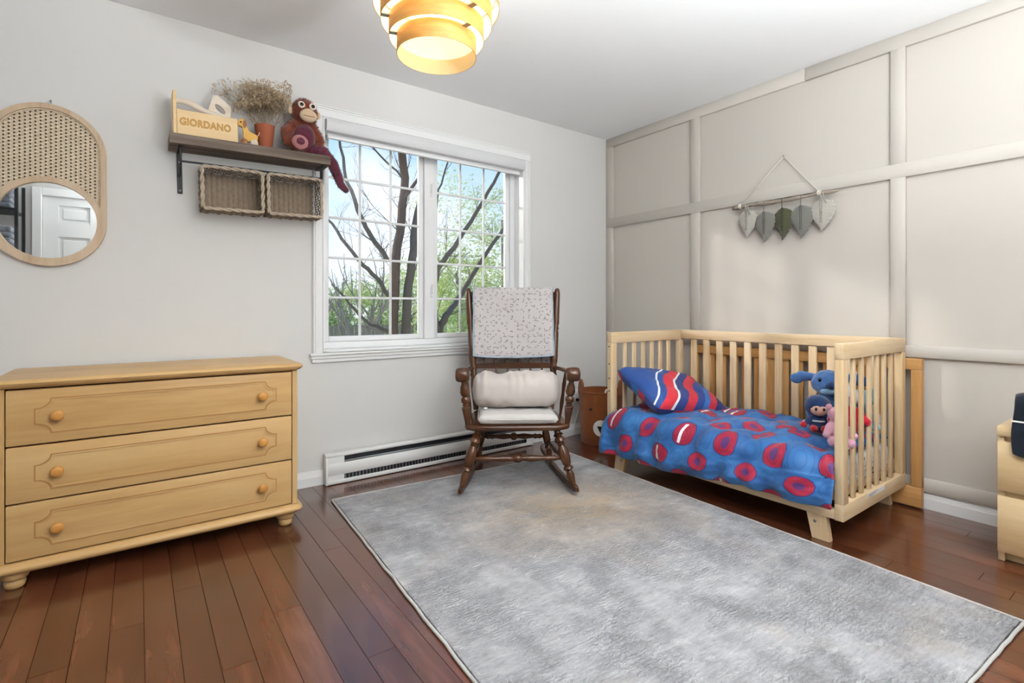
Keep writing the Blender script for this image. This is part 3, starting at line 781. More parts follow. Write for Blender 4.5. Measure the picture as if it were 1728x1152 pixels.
# ------------------------------------------------------------------ cane mirror
MXc, Rm, zc0, zc1 = -3.537, .200, 1.396, 1.704
mr = empty('wall_mirror', (MXc, -.001, zc0 - Rm), label='round wall mirror set in an arched cane-webbed wood frame', cat='mirror')
mo = Vector((MXc, -.001, zc0 - Rm)); dzm = Rm
def stadium(r, n=40):
    P = [(r * math.cos(math.pi + math.pi * k / n), r * math.sin(math.pi + math.pi * k / n) + Rm) for k in range(n + 1)]
    P += [(r * math.cos(math.pi * k / n), r * math.sin(math.pi * k / n) + Rm + zc1 - zc0) for k in range(n + 1)]
    return P
bm = B(); ring_prism(bm, stadium(Rm), stadium(Rm - .022), -.026, 0); smooth_angle(obj('frame', bm, M['ashwood'], mr), 50)
ci = lambda r, n=72: [(r * math.cos(2 * math.pi * k / n), r * math.sin(2 * math.pi * k / n) + Rm) for k in range(n)]
bm = B(); ring_prism(bm, ci(.1905), ci(.166), -.024, -.002); smooth_angle(obj('inner_ring', bm, M['ashwood'], mr), 50)
bm = B(); bm.faces.new([bm.verts.new((x, -.012, z)) for x, z in ci(.168)]); obj('mirror_glass', bm, M['mirror'], mr)
# cane webbing: a sheet pierced by octagonal holes
bm = B(); pc_ = .0167; ph_ = .0153; hr = .0042
cx0 = -12 * pc_
for i in range(24):
    for j in range(37):
        cx = cx0 + (i + .5) * pc_; cz = Rm - .05 + (j + .5 + (.5 if i % 2 else 0)) * ph_
        # keep cells in the arch and outside the inner ring
        inside = (cz <= Rm + zc1 - zc0 and abs(cx) < Rm - .016) or math.hypot(cx, cz - Rm - (zc1 - zc0)) < Rm - .016
        if not inside or math.hypot(cx, cz - Rm) < .184: continue
        oc = [bm.verts.new((cx + dx * pc_ / 2, -.012 + .0012 * ((k % 2) * 2 - 1), cz + dz * ph_ / 2)) for k, (dx, dz) in enumerate(((1, 0), (1, 1), (0, 1), (-1, 1), (-1, 0), (-1, -1), (0, -1), (1, -1)))]
        ic = [bm.verts.new((cx + hr * math.cos(math.pi / 4 * k), -.0125, cz + hr * math.sin(math.pi / 4 * k))) for k in range(8)]
        for k in range(8): bm.faces.new((oc[k], oc[(k + 1) % 8], ic[(k + 1) % 8], ic[k]))
obj('cane_webbing', bm, M['cane'], mr)
bm = B(); ring_prism(bm, stadium(Rm - .0215), stadium(Rm - .027), -.017, -.009); obj('spline', bm, M['cane'], mr)
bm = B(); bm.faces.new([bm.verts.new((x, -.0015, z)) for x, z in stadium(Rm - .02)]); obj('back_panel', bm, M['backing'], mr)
nl = empty('picture_nail', (MXc + .008, 0, zc1 + Rm + .012), label='small dark nail in the wall above the cane mirror', cat='nail')
bm = B(); turned(bm, (0, .002, 0), (0, -.02, .004), [(0, .0015), (.85, .0015), (.86, .004), (1, .004)], 10); obj('shank', bm, M['steel'], nl)

# ------------------------------------------------------------------ shelf with brackets
TILT = R(-1.25)
SM = Matrix.Translation((-3.102, 0, 1.830)) @ Matrix.Rotation(TILT, 4, 'Y')
def on_shelf(name, lx, ly, lz, label, cat, group=None, rz=0):
    e_ = empty(name, label=label, cat=cat, group=group)
    e_.matrix_world = SM @ Matrix.Translation((lx, ly, lz)) @ Matrix.Rotation(rz, 4, 'Z')
    return e_
SW, SD, ST = .735, .17, .047
sh = on_shelf('wall_shelf', 0, 0, 0, 'rustic brown plank shelf on black iron brackets beside the window', 'shelf')
bm = B(); n_ = 26; rs = random.Random(3)
def fplank(u, v):
    a = 2 * math.pi * v
    sq = lambda c: math.copysign(min(1, abs(c) * 1.35) ** .35, c)
    y = -SD / 2 + (SD / 2 - .001) * sq(math.cos(a)); z = -ST / 2 + ST / 2 * sq(math.sin(a))
    p = Vector((u * SW, y, z)); d = noise.noise(Vector((u * 9, y * 30, z * 60))) * .0025
    if z > -.004: z = 0; d = 0
    if y > -.004: d = 0
    return Vector((p.x, min(p.y + d, -.0008), z if z == 0 else p.z + d))
vs = grid_surface(bm, fplank, n_, 32)
bm.faces.new(vs[0][:-1]); bm.faces.new(vs[-1][:-1][::-1])
bmesh.ops.remove_doubles(bm, verts=bm.verts[:], dist=1e-5)
smooth_angle(obj('plank', bm, M['rustic'], sh), 40)
for bxp in (.045, .705):
    bm = B(); bx(bm, bxp - .011, bxp + .011, -.006, -.0005, -ST - .205, -ST, .001, 1); bx(bm, bxp - .011, bxp + .011, -.15, -.006, -ST - .0055, -ST - .0005, .001, 1)
    pts = [Vector((bxp, -.012 - .105 * math.sin(t / 8 * math.pi / 2), -ST - .115 + .108 * (1 - math.cos(t / 8 * math.pi / 2)))) for t in range(9)]
    for a_, b_ in zip(pts, pts[1:]):
        Mx, L = between(a_, b_); bx(bm, -.007, .007, -.0025, .0025, 0, L, mat=Mx @ Matrix.Rotation(math.pi / 2, 4, 'Z'))
    bk = obj('bracket', bm, M['black'], sh)
    for zz in (-ST - .05, -ST - .19):
        bm = B(); turned(bm, (bxp, -.004, zz), (bxp, -.010, zz), [(0, .005), (.6, .005), (1, .002)], 12); obj('screw', bm, M['steel'], bk)
bm = B(); tube(bm, [(.045, -.085, -ST - .062), (.705, -.085, -ST - .062)], .005, 10); smooth_angle(obj('hanging_rod', bm, M['black'], sh))
for bxp in (.045, .705):
    bm = B(); bx(bm, bxp - .004, bxp + .004, -.089, -.081, -ST - .066, -ST - .005); obj('rod_hanger', bm, M['black'], sh)
# two wicker baskets hung open side out
def basket(lx, w, label):
    b_ = on_shelf('wicker_basket', lx, -.004, -ST - .288, label, 'basket', 'wicker baskets under the shelf')
    hgt, dep = .205, .135
    # back made of upright flat ribs
    bm = B(); nr = 11; rw = w / nr
    for k in range(nr):
        x0 = k * rw
        prev = None
        for q in range(25):
            z = .008 + (hgt - .016) * q / 24
            off = .003 * (1 if (k) % 2 else -1) * math.cos(q * math.pi / 2)
            ring = [bm.verts.new((x0 + rw * t, -.004 - .006 * math.sin(math.pi * t) + off * math.sin(math.pi * t), z)) for t in (0, .25, .5, .75, 1)]
            if prev:
                for t in range(4): bm.faces.new((prev[t], prev[t + 1], ring[t + 1], ring[t]))
            prev = ring
    obj('back_weave', bm, M['wicker'], b_, True)
    # four woven sides
    def side(p0, p1, nm):
        bm = B(); p0, p1 = Vector(p0), Vector(p1); d = p1 - p0; L = d.length; d.normalize(); nn = max(6, int(L / .026)); yax = Vector((0, -1, 0)); out = d.cross(yax)
        for k in range(6):                       # strands running round the basket, over and under the stakes
            y = dep * (k + .5) / 6; pts = []
            for q in range(nn * 4 + 1):
                t = q / (nn * 4)
                pts.append(p0 + d * (L * t) + yax * y + out * (.0045 * math.cos(t * nn * math.pi + (k % 2) * math.pi)))
            rr = .0095
            prev = None
            for p in pts:
                ring = [bm.verts.new(p + yax * (rr * math.cos(a)) + out * (.0032 * math.sin(a))) for a in (0, 1.57, 3.14, 4.71)]
                if prev:
                    for a in range(4): bm.faces.new((prev[a], prev[(a + 1) % 4], ring[(a + 1) % 4], ring[a]))
                prev = ring
        for k in range(nn + 1):
            tube(bm, [p0 + d * (L * k / nn), p0 + d * (L * k / nn) + yax * dep], .003, 5)
        return obj(nm, bm, M['wicker'], b_, True)
    side((0, 0, hgt), (w, 0, hgt), 'side_weave'); side((w, 0, 0), (0, 0, 0), 'side_weave'); side((0, 0, 0), (0, 0, hgt), 'side_weave'); side((w, 0, hgt), (w, 0, 0), 'side_weave')
    bm = B(); loop = []
    cr = .015
    for cx, cz, st in ((w - cr, hgt - cr, 0), (cr, hgt - cr, 90), (cr, cr, 180), (w - cr, cr, 270)):
        for t in range(5): a = R(st + t * 22.5); loop.append((cx + cr * math.cos(a), -dep, cz + cr * math.sin(a)))
    dense = []
    for i in range(len(loop)):
        a_, b2 = Vector(loop[i]), Vector(loop[(i + 1) % len(loop)]); m_ = max(1, int((b2 - a_).length / .01))
        for q in range(m_): dense.append(a_.lerp(b2, q / m_))
    for s_ in (0, 1):
        pts = []
        for i, p in enumerate(dense + dense[:1]):
            a = i * .75 + s_ * math.pi
            pts.append(p + Vector((0, .005 * math.cos(a), 0)) + (Vector((w / 2, -dep, hgt / 2)) - p).normalized() * (.005 * math.sin(a)))
        tube(bm, pts, .0055, 6)
    obj('rim', bm, M['wickerlight'], b_, True)
    return b_
basket(.128, .268, 'grey wicker basket hung open-side out under the shelf, nearer the mirror')
basket(.423, .268, 'grey wicker basket hung open-side out under the shelf, nearer the window')

# ------------------------------------------------------------------ things on the shelf
cd_ = on_shelf('toy_caddy', .016, -.155, 0, 'pale wooden toy tool caddy with a carved name on its side', 'toy box')
cw, cdp = .27, .115
bm = B(); bx(bm, 0, .014, 0, cdp, .0005, .205, .002, 1); obj('end_board', bm, M['caddy'], cd_)
bm = B(); bx(bm, cw - .012, cw, .008, cdp, .0005, .112, .002, 1); obj('end_board', bm, M['caddy'], cd_)
bm = B(); bx(bm, .0145, cw - .0005, -.001, .008, .0005, .118, .0015, 1); fp = obj('side_board', bm, M['caddy'], cd_)
bm = B(); bx(bm, .0145, cw - .0125, cdp - .009, cdp, .0005, .118, .0015, 1); obj('side_board', bm, M['caddy'], cd_)
bm = B(); bx(bm, .0145, cw - .0125, .009, cdp - .0095, .0005, .01); obj('bottom_board', bm, M['caddy'], cd_)
tcu = bpy.data.curves.new('lettering', 'FONT'); tcu.body = 'GIORDANO'; tcu.size = .044; tcu.extrude = .0012; tcu.offset = .0019; tcu.align_x = 'CENTER'; tcu.space_character = 1.06
to = bpy.data.objects.new('lettering_source', tcu); COL.objects.link(to)
bpy.context.view_layer.update()
tm = bpy.data.meshes.new_from_object(to.evaluated_get(bpy.context.evaluated_depsgraph_get())); bpy.data.objects.remove(to)
tm.materials.clear(); tm.materials.append(plain('carved_gold', '#bd8f45', .6, .1, 30))
tl = bpy.data.objects.new('lettering', tm); COL.objects.link(tl); tl.parent = fp; tl.location = (.132, -.0018, .048); tl.rotation_euler = (R(90), 0, 0); tl.scale = (.86, 1.05, 1)
tl['label'] = 'carved golden capital lettering'
# wavy carved handle
bm = B(); prev = None
hp = [(0, .172, .012), (.03, .176, .013), (.06, .174, .016), (.09, .160, .018), (.12, .147, .015), (.15, .143, .012), (.19, .135, .012), (.225, .112, .012), (.257, .09, .012)]
for x_, z_, r_ in hp:
    ring = [bm.verts.new((x_ + .013, cdp / 2 + .011 * math.cos(a), z_ + r_ * math.sin(a))) for a in [2 * math.pi * k / 12 for k in range(12)]]
    if prev:
        for k in range(12): bm.faces.new((prev[k], prev[(k + 1) % 12], ring[(k + 1) % 12], ring[k]))
    else: bm.faces.new(ring[::-1])
    prev = ring
bm.faces.new(prev); smooth_angle(obj('handle', bm, M['whitewood'], cd_))
# toy saw standing in the caddy
sw = on_shelf('toy_saw', .165, -.085, .0125, 'pale wooden toy saw with an oval grip hole sticking out of the caddy', 'toy')
def oval(cx, cz, rx, rz_, ang, n=24): return [(cx + rx * math.cos(2 * math.pi * k / n) * math.cos(ang) - rz_ * math.sin(2 * math.pi * k / n) * math.sin(ang), cz + rx * math.cos(2 * math.pi * k / n) * math.sin(ang) + rz_ * math.sin(2 * math.pi * k / n) * math.cos(ang)) for k in range(n)]
n = 24; outer = []
poly = [(.005, .03), (.075, .03), (.098, .11), (.103, .135), (.09, .145), (.045, .172), (.022, .165), (.004, .12), (-.006, .075)]
per = []
for i in range(len(poly)):
    a_, b_ = Vector(poly[i]), Vector(poly[(i + 1) % len(poly)])
    for q in range(8): per.append(a_.lerp(b_, q / 8))
cen = Vector((.053, .122))
outer = []
for k in range(48):
    a = 2 * math.pi * k / 48; dvec = Vector((math.cos(a), math.sin(a)))
    best = max(per, key=lambda p: (p - cen).normalized().dot(dvec)); outer.append((best.x, best.y))
inner = oval(.053, .122, .026, .011, R(-32), 48)
up = lambda P: [(x, z * 1.32) for x, z in P]
bm = B(); ring_prism(bm, up(outer), up(inner), -.006, .006); obj('grip', bm, M['whitewood'], sw)
bm = B(); prism(bm, [(.0, 0), (.07, 0), (.073, .039), (.002, .039)], -.003, .003); obj('blade', bm, M['whitewood'], sw)
hm = on_shelf('toy_block', .245, -.058, .0125, 'tan wooden toy wedge leaning in the caddy beside the saw', 'toy')
bm = B(); prism(bm, [(-.02, 0), (.012, 0), (.03, .12), (.024, .14), (.012, .135)], -.012, .012); obj('wedge', bm, M['caddy'], hm)
sp_ = on_shelf('toy_spool', .125, -.075, .0125, 'white wooden toy spool lying inside the caddy', 'toy')
bm = B(); turned(bm, (0, -.03, .092), (.03, .02, .098), [(0, .022), (.12, .022), (.14, .015), (.86, .015), (.88, .022), (1, .022)], 20); smooth_angle(obj('spool', bm, M['whitewood'], sp_))
# pull-along dog
dg = on_shelf('pull_toy', .336, -.12, 0, 'yellow wooden pull-along dog with round wheels in front of the clay pot', 'toy', rz=R(-12))
bm = B()
body = [(-.042, .122), (-.046, .108), (-.040, .098), (-.026, .094), (-.020, .092), (-.022, .06), (-.018, .03), (-.004, .022), (.028, .022), (.042, .03), (.046, .045), (.04, .06), (.024, .066), (.004, .072), (-.006, .095), (-.008, .118), (-.014, .132), (-.024, .136), (-.036, .132)]
prism(bm, body, -.012, .012); bmesh.ops.bevel(bm, geom=[e_ for e_ in bm.edges if abs(e_.verts[0].co.y - e_.verts[1].co.y) < 1e-6], offset=.003, segments=2, affect='EDGES')
smooth_angle(obj('body', bm, M['toyyellow'], dg), 50)
for s_ in (-1, 1):
    bm = B(); prism(bm, [(-.012, .13), (-.004, .122), (-.004, .10), (-.012, .088), (-.020, .096), (-.020, .118)], s_ * .012, s_ * .018); obj('ear', bm, M['toybrown'], dg)
    bm = B(); ell(bm, (-.030, s_ * .0125, .117), (.004, .002, .0045)); obj('eye', bm, M['black'], dg)
    for wx in (-.016, .03):
        bm = B(); turned(bm, (wx, s_ * .0125, .0165), (wx, s_ * .024, .0165), [(0, .0165), (.8, .0165), (1, .013)], 20); smooth_angle(obj('wheel', bm, M['toybrown'] if wx < 0 else M['whitewood'], dg))
bm = B(); ell(bm, (-.046, 0, .105), (.006, .008, .006)); obj('nose', bm, M['toybrown'], dg)
bm = B(); tube(bm, [(.043, 0, .055), (.05, 0, .064), (.054, 0, .078)], .0018, 6); obj('tail', bm, M['whitewood'], dg)
# clay pot and dried flowers
pt = on_shelf('flower_pot', .425, -.07, 0, 'terracotta clay pot holding dried flowers on the shelf', 'pot')
bm = B(); lathe(bm, [(.0, .001), (.034, .001), (.036, .006), (.034, .012), (.0365, .03), (.0435, .085), (.0475, .122), (.0495, .13), (.049, .135), (.046, .135), (.043, .12), (.036, .06), (0, .05)], 32, cap=False); smooth_angle(obj('pot', bm, M['terracotta'], pt), 40)
bm = B(); lathe(bm, [(0, .0005), (.043, .0005), (.046, .004), (.040, .0042), (0, .0042)], 32, cap=False); smooth_angle(obj('saucer_foot', bm, M['terracotta'], pt), 40)
df = on_shelf('dried_flowers', .425, -.07, .055, 'bunch of beige dried baby\'s breath standing in the clay pot', 'flowers')
df['label'] = 'bunch of beige dried tiny flowers standing in the clay pot'
rf = random.Random(11); bs = B(); bf = B()
def octa(bm, c, r):
    v = [bm.verts.new(c + Vector(d) * r) for d in ((1, 0, 0), (0, 1, 0), (-1, 0, 0), (0, -1, 0), (0, 0, 1), (0, 0, -1))]
    for i in range(4): bm.faces.new((v[i], v[(i + 1) % 4], v[4])); bm.faces.new((v[(i + 1) % 4], v[i], v[5]))
def twig(p, d, L, r, lev):
    q = p + d * L; mid = p.lerp(q, .5) + Vector((rf.uniform(-1, 1), rf.uniform(-1, 1), rf.uniform(-1, 1))) * L * .06
    tube(bs, [p, mid, q], [r, r * .85, r * .6], 4, False)
    if lev == 0:
        for _ in range(3):
            c = q + Vector((rf.uniform(-1, 1), rf.uniform(-1, 1), rf.uniform(-1, 1))) * .008
            octa(bf, c, rf.uniform(.0024, .0046))
        return
    for _ in range(rf.choice((3, 4))):
        nd = (d + Vector((rf.uniform(-1, 1), rf.uniform(-1, 1), rf.uniform(-.5, .9))) * .75).normalized(); twig(q, nd, L * rf.uniform(.55, .8), r * .6, lev - 1)
def lim(v): return Vector((v.x, min(max(v.y, -.4), .34), v.z))
for k in range(30):
    a = rf.uniform(0, 2 * math.pi); d = Vector((math.cos(a) * rf.uniform(.05, .62), math.sin(a) * rf.uniform(.05, .3), 1)).normalized()
    twig(Vector((math.cos(a) * .012, math.sin(a) * .012, 0)), d, rf.uniform(.085, .135), .0011, 3)
for k in range(3):
    d = Vector((-.95 - .1 * k, rf.uniform(-.12, .1), .95)).normalized(); twig(Vector((-.02, 0, .075)), d, rf.uniform(.10, .13), .0013, 2)
for bmx in (bs, bf):
    for v_ in bmx.verts:
        if v_.co.y > .062: v_.co.y = .062 - (v_.co.y - .062) * .3
        if v_.co.z > .29: v_.co.z = .29 + (v_.co.z - .29) * .3
        if v_.co.x > .105: v_.co.x = .105 + (v_.co.x - .105) * .2
obj('stems', bs, plain('dried_stem', '#8f7a5c', .9, .2), df); obj('blossoms', bf, plain('dried_blossom', '#c2ad90', .9, .3, 60), df)['kind'] = 'stuff'

# ------------------------------------------------------------------ plush orangutan on the shelf end
def fur(parent, src, m, n=2600, L=.010, seed=1, dens=None):
    """short pile: slim triangles rooted on the evaluated surface"""
    bpy.context.view_layer.update()
    ev = src.evaluated_get(bpy.context.evaluated_depsgraph_get()); me = ev.to_mesh()
    rr = random.Random(seed); bm = B(); polys = list(me.polygons)
    areas = [p.area for p in polys]
    for p in rr.choices(polys, areas, k=n):
        c = p.center + Vector((rr.uniform(-1, 1), rr.uniform(-1, 1), rr.uniform(-1, 1))) * .002; nn = p.normal
        t = nn.orthogonal(); t.rotate(Matrix.Rotation(rr.uniform(0, 6.28), 3, nn))
        d = (nn + Vector((rr.uniform(-.6, .6), rr.uniform(-.6, .6), -.5 + rr.uniform(-.4, .4)))).normalized()
        a = bm.verts.new(c + t * .0012 - nn * .001); b = bm.verts.new(c - t * .0012 - nn * .001); e_ = bm.verts.new(c + d * L * rr.uniform(.6, 1.2)); bm.faces.new((a, b, e_))
    ev.to_mesh_clear()
    o = obj('fur', bm, m, parent); o['kind'] = 'stuff'; return o
M['orang'] = mat_plush('rust_plush', '#8a4227', '#6d2f1c'); M['maroon'] = mat_plush('maroon_plush', '#6b3040', '#552433'); M['facebeige'] = fabric('beige_felt', '#d8c0a2', '#cdb394', 300)
M['pinkfelt'] = fabric('dusty_pink_felt', '#b87c7c', '#a66c6d', 300); M['eyewhite'] = plain('eye_ring', '#efe2d2', .6, .02); M['eyeblack'] = plain('glass_eye', '#0c0b0b', .1, .02)
mk = on_shelf('plush_orangutan', .61, -.085, .0, 'rust and maroon plush orangutan sitting on the shelf end, one leg hanging down', 'plush toy')
HS = lambda p, k=1.32: Vector((.013 + (p[0] - .013) * k, -.012 + (p[1] + .012) * k, .232 + (p[2] - .232) * k))
HR = lambda r, k=1.32: tuple(v * k for v in r)
bm = B()
ell(bm, (.0, 0, .085), (.068, .058, .085)); ell(bm, (.0, -.005, .14), (.06, .05, .05)); ell(bm, HS((.012, -.012, .235)), HR((.052, .046, .058))); ell(bm, HS((.014, -.035, .215)), HR((.036, .034, .035)))
limb(bm, [(-.045, -.01, .155), (-.085, -.03, .11), (-.085, -.065, .05), (-.055, -.085, .03)], [.034, .032, .027, .022])
limb(bm, [(.05, -.01, .155), (.082, -.015, .10), (.082, -.03, .045)], [.032, .029, .022])
limb(bm, [(-.03, -.03, .035), (-.045, -.08, .034)], [.034, .030])
bo = obj('body', bm, M['orang'], mk, True); remesh(bo, .006, 3)
bm = B(); limb(bm, [(.04, -.02, .036), (.10, -.03, .033), (.152, -.035, -.03), (.175, -.04, -.09), (.19, -.045, -.14), (.215, -.055, -.17)], [.036, .033, .031, .027, .022, .018]); bl = obj('hanging_leg', bm, M['maroon'], mk, True); remesh(bl, .006, 3)
fur(mk, bo, M['orang'], 5200, .011, 2); fur(mk, bl, M['maroon'], 1400, .008, 3)
bm = B(); ell(bm, (.004, -.030, .100), (.060, .046, .072)); remesh(obj('belly', bm, M['maroon'], mk, True), .006, 3)
bm = B(); ell(bm, HS((.014, -.062, .208)), HR((.036, .020, .027))); ell(bm, HS((.014, -.060, .226)), HR((.02, .016, .012))); remesh(obj('muzzle', bm, M['facebeige'], mk, True), .004, 3)
bm = B(); tube(bm, [HS((-.008, -.0775, .203)), HS((.005, -.0818, .201)), HS((.016, -.0828, .200)), HS((.034, -.0785, .202))], .0015, 6); obj('mouth', bm, M['orang'], mk)
for ex in (-.010, .034):
    bm = B(); ell(bm, HS((ex, -.0545, .251)), HR((.0145, .006, .0145))); eo = obj('eye', bm, M['eyewhite'], mk, True)
    bm = B(); ell(bm, HS((ex, -.060, .251)), HR((.0078, .004, .0078))); obj('pupil', bm, M['eyeblack'], eo, True)
for ex in (-.042, .066):
    bm = B(); ell(bm, HS((ex, -.012, .235)), HR((.012, .007, .016))); obj('ear', bm, M['facebeige'], mk, True)
bm = B(); ell(bm, (-.040, -.112, .042), (.044, .016, .040)); ell(bm, (-.042, -.117, .042), (.036, .014, .032)); so_ = remesh(obj('foot_sole', bm, M['pinkfelt'], mk, True), .004, 3)
bm = B(); ell(bm, (-.040, -.129, .043), (.022, .005, .020)); obj('sole_patch', bm, M['maroon'], mk, True)
bm = B(); limb(bm, [(-.075, -.086, .05), (-.062, -.098, .035)], [.007, .006]); remesh(obj('thumb', bm, M['pinkfelt'], mk, True), .003, 2)

# ------------------------------------------------------------------ rocking chair
CTH = R(-33.5)
rc = empty('rocking_chair', (-1.605, -.876, .0115), (0, 0, CTH), label='dark turned-wood rocking chair standing on the grey rug', cat='chair')
def leg_prof(a=.016, b=.026):
    return [(0, a * .75), (.04, a), (.10, a * 1.05), (.13, b), (.16, a * 1.1), (.19, b * .95), (.24, b), (.27, a), (.29, b * .8), (.31, a), (.40, b * .95), (.52, b), (.64, b * .8), (.66, a * .9), (.68, b * .85), (.72, b * .95), (.75, a), (.82, b * .75), (.94, a), (1, a * .85)]
def tpart(name, p, q, prof, m='walnutZ', seg=20):
    bm = B(); turned(bm, p, q, prof, seg); return smooth_angle(obj(name, bm, M[m], rc), 45)
# rockers
def rocker_z(y): return .0 + .18 * (y - .36) ** 2
for s_ in (-1, 1):
    bm = B(); prev = None; N_ = 28
    for k in range(N_ + 1):
        y = -.0 + .80 * k / N_; xx_ = s_ * (.31 - .105 * (y / .80)); zz = rocker_z(y); hh = .036 if k < N_ - 2 else .03
        w_ = .013 if 0 < k < N_ else .009
        if k == 0: hh = .022; zz += .004
        ring = [bm.verts.new((xx_ + a * w_, y, zz + b)) for a, b in ((-.7, 0), (.7, 0), (1, .006), (1, hh - .006), (.7, hh), (-.7, hh), (-1, hh - .006), (-1, .006))]
        if prev:
            for t in range(8): bm.faces.new((prev[t], prev[(t + 1) % 8], ring[(t + 1) % 8], ring[t]))
        else: bm.faces.new(ring[::-1])
        prev = ring
    bm.faces.new(prev); smooth_angle(obj('rocker', bm, M['walnutY'], rc), 45)
SZ = .375
for s_ in (-1, 1):
    tpart('leg', (s_ * .212, .115, SZ - .03), (s_ * .300, .060, rocker_z(.06) + .028), leg_prof(.0165, .029))
    tpart('leg', (s_ * .175, .46, SZ - .03), (s_ * (.31 - .105 * .56 / .8), .56, rocker_z(.56) + .028), leg_prof(.015, .024))
bulb = [(0, .009), (.08, .010), (.1, .016), (.14, .012), (.17, .017), (.21, .011), (.35, .018), (.42, .014), (.45, .013), (.47, .021), (.5, .024), (.53, .021), (.55, .013), (.58, .014), (.65, .018), (.79, .011), (.83, .017), (.86, .012), (.9, .016), (.92, .010), (1, .009)]
tpart('stretcher', (-.255, .087, .185), (.255, .087, .185), bulb, 'walnutX')
tpart('stretcher', (-.205, .51, .20), (.205, .51, .20), bulb, 'walnutX')
for s_ in (-1, 1): tpart('stretcher', (s_ * .262, .085, .165), (s_ * .213, .53, .165), [(0, .008), (.3, .012), (.5, .015), (.7, .012), (1, .008)], 'walnutY')
# seat
def seat_outline(d=0.0):
    P = []
    for k in range(60):
        a = 2 * math.pi * k / 60; c, s2 = math.cos(a), math.sin(a)
        sx_ = math.copysign(abs(c) ** .32, c); sy_ = math.copysign(abs(s2) ** .32, s2)
        wid = .302 - .055 * (sy_ + 1) / 2
        P.append((sx_ * (wid - d), .285 + sy_ * (.245 - d)))
    return P
bm = B(); plan_prism(bm, [(seat_outline(.018), SZ - .036), (seat_outline(.004), SZ - .03), (seat_outline(0), SZ - .018), (seat_outline(.004), SZ - .006), (seat_outline(.016), SZ)])
smooth_angle(obj('seat', bm, M['walnutX'], rc), 50)
# back posts
pp = lambda s_, t: Vector((s_ * (.235 + .055 * t), .50 + .13 * t, SZ - .005 + (1.142 - .0115 - SZ + .005) * t))
post = [(0, .016), (.05, .018), (.12, .022), (.2, .024), (.26, .018), (.28, .024), (.3, .018), (.33, .024), (.36, .019), (.38, .023), (.42, .024), (.62, .022), (.645, .018), (.66, .023), (.68, .018), (.70, .023), (.9, .020), (.96, .019), (.99, .014), (1, .006)]
for s_ in (-1, 1): tpart('back_post', pp(s_, 0), pp(s_, 1), post, 'walnutZ')
def back_rail(name, t, h, bow, th=.016):
    a, b = pp(-1, t), pp(1, t); bm = B(); prev = None
    for k in range(17):
        u = k / 16; p = a.lerp(b, u) + Vector((0, bow * math.sin(math.pi * u), 0)); hh = h * (.75 + .25 * math.sin(math.pi * u))
        ring = [bm.verts.new(p + Vector((0, yy * th / 2, zz * hh / 2))) for yy, zz in ((-1, -.8), (0, -1), (1, -.8), (1, .8), (0, 1), (-1, .8))]
        if prev:
            for q in range(6): bm.faces.new((prev[q], prev[(q + 1) % 6], ring[(q + 1) % 6], ring[q]))
        else: bm.faces.new(ring[::-1])
        prev = ring
    bm.faces.new(prev); return smooth_angle(obj(name, bm, M['walnutX'], rc), 45)
back_rail('lower_rail', .35, .04, .025); back_rail('top_rail', .925, .085, .03)
for k in range(6):
    u = (k + 1) / 7
    a = pp(-1, .36).lerp(pp(1, .36), u) + Vector((0, .025 * math.sin(math.pi * u), 0)); b = pp(-1, .89).lerp(pp(1, .89), u) + Vector((0, .03 * math.sin(math.pi * u), 0))
    tpart('spindle', a, b, [(0, .006), (.2, .009), (.25, .012), (.3, .008), (.5, .012), (.7, .008), (.75, .012), (.8, .009), (1, .006)], 'walnutZ', 12)
    c_ = Vector((a.x * .92, .515, SZ - .005)); tpart('spindle', c_, a - Vector((0, 0, .02)), [(0, .006), (.5, .010), (1, .006)], 'walnutZ', 12)
# arms with rolled ends
for s_ in (-1, 1):
    bm = B(); prev = None
    ctrl = [Vector((s_ * .262, .535, .625)), Vector((s_ * .285, .40, .632)), Vector((s_ * .296, .25, .638)), Vector((s_ * .298, .14, .648)), Vector((s_ * .298, .08, .650))]
    for k in range(25):
        u = k / 24 * (len(ctrl) - 1); i = min(int(u), len(ctrl) - 2); p = ctrl[i].lerp(ctrl[i + 1], u - i); w_ = .018 + .010 * (k / 24)
        ring = [bm.verts.new(p + Vector((w_ * math.cos(a), 0, .012 * math.sin(a)))) for a in [2 * math.pi * q / 12 for q in range(12)]]
        if prev:
            for q in range(12): bm.faces.new((prev[q], prev[(q + 1) % 12], ring[(q + 1) % 12], ring[q]))
        else: bm.faces.new(ring[::-1])
        prev = ring
    bm.faces.new(prev)
    turned(bm, (s_ * .262, .062, .643), (s_ * .335, .062, .643), [(0, .026), (.06, .034), (.3, .038), (.55, .039), (.8, .038), (.95, .033), (1, .024)], 24)
    smooth_angle(obj('arm', bm, M['walnutY'], rc), 50)
    tpart('arm_post', (s_ * .272, .095, SZ - .004), (s_ * .292, .075, .615), [(0, .013), (.08, .015), (.3, .022), (.38, .024), (.42, .014), (.44, .021), (.47, .014), (.5, .023), (.58, .024), (.63, .014), (.66, .022), (.72, .026), (.84, .022), (.92, .014), (1, .016)], 'walnutZ')
    tpart('arm_spindle', (s_ * .262, .30, SZ - .004), (s_ * .292, .285, .632), [(0, .007), (.3, .012), (.5, .009), (.7, .012), (1, .007)], 'walnutZ', 12)
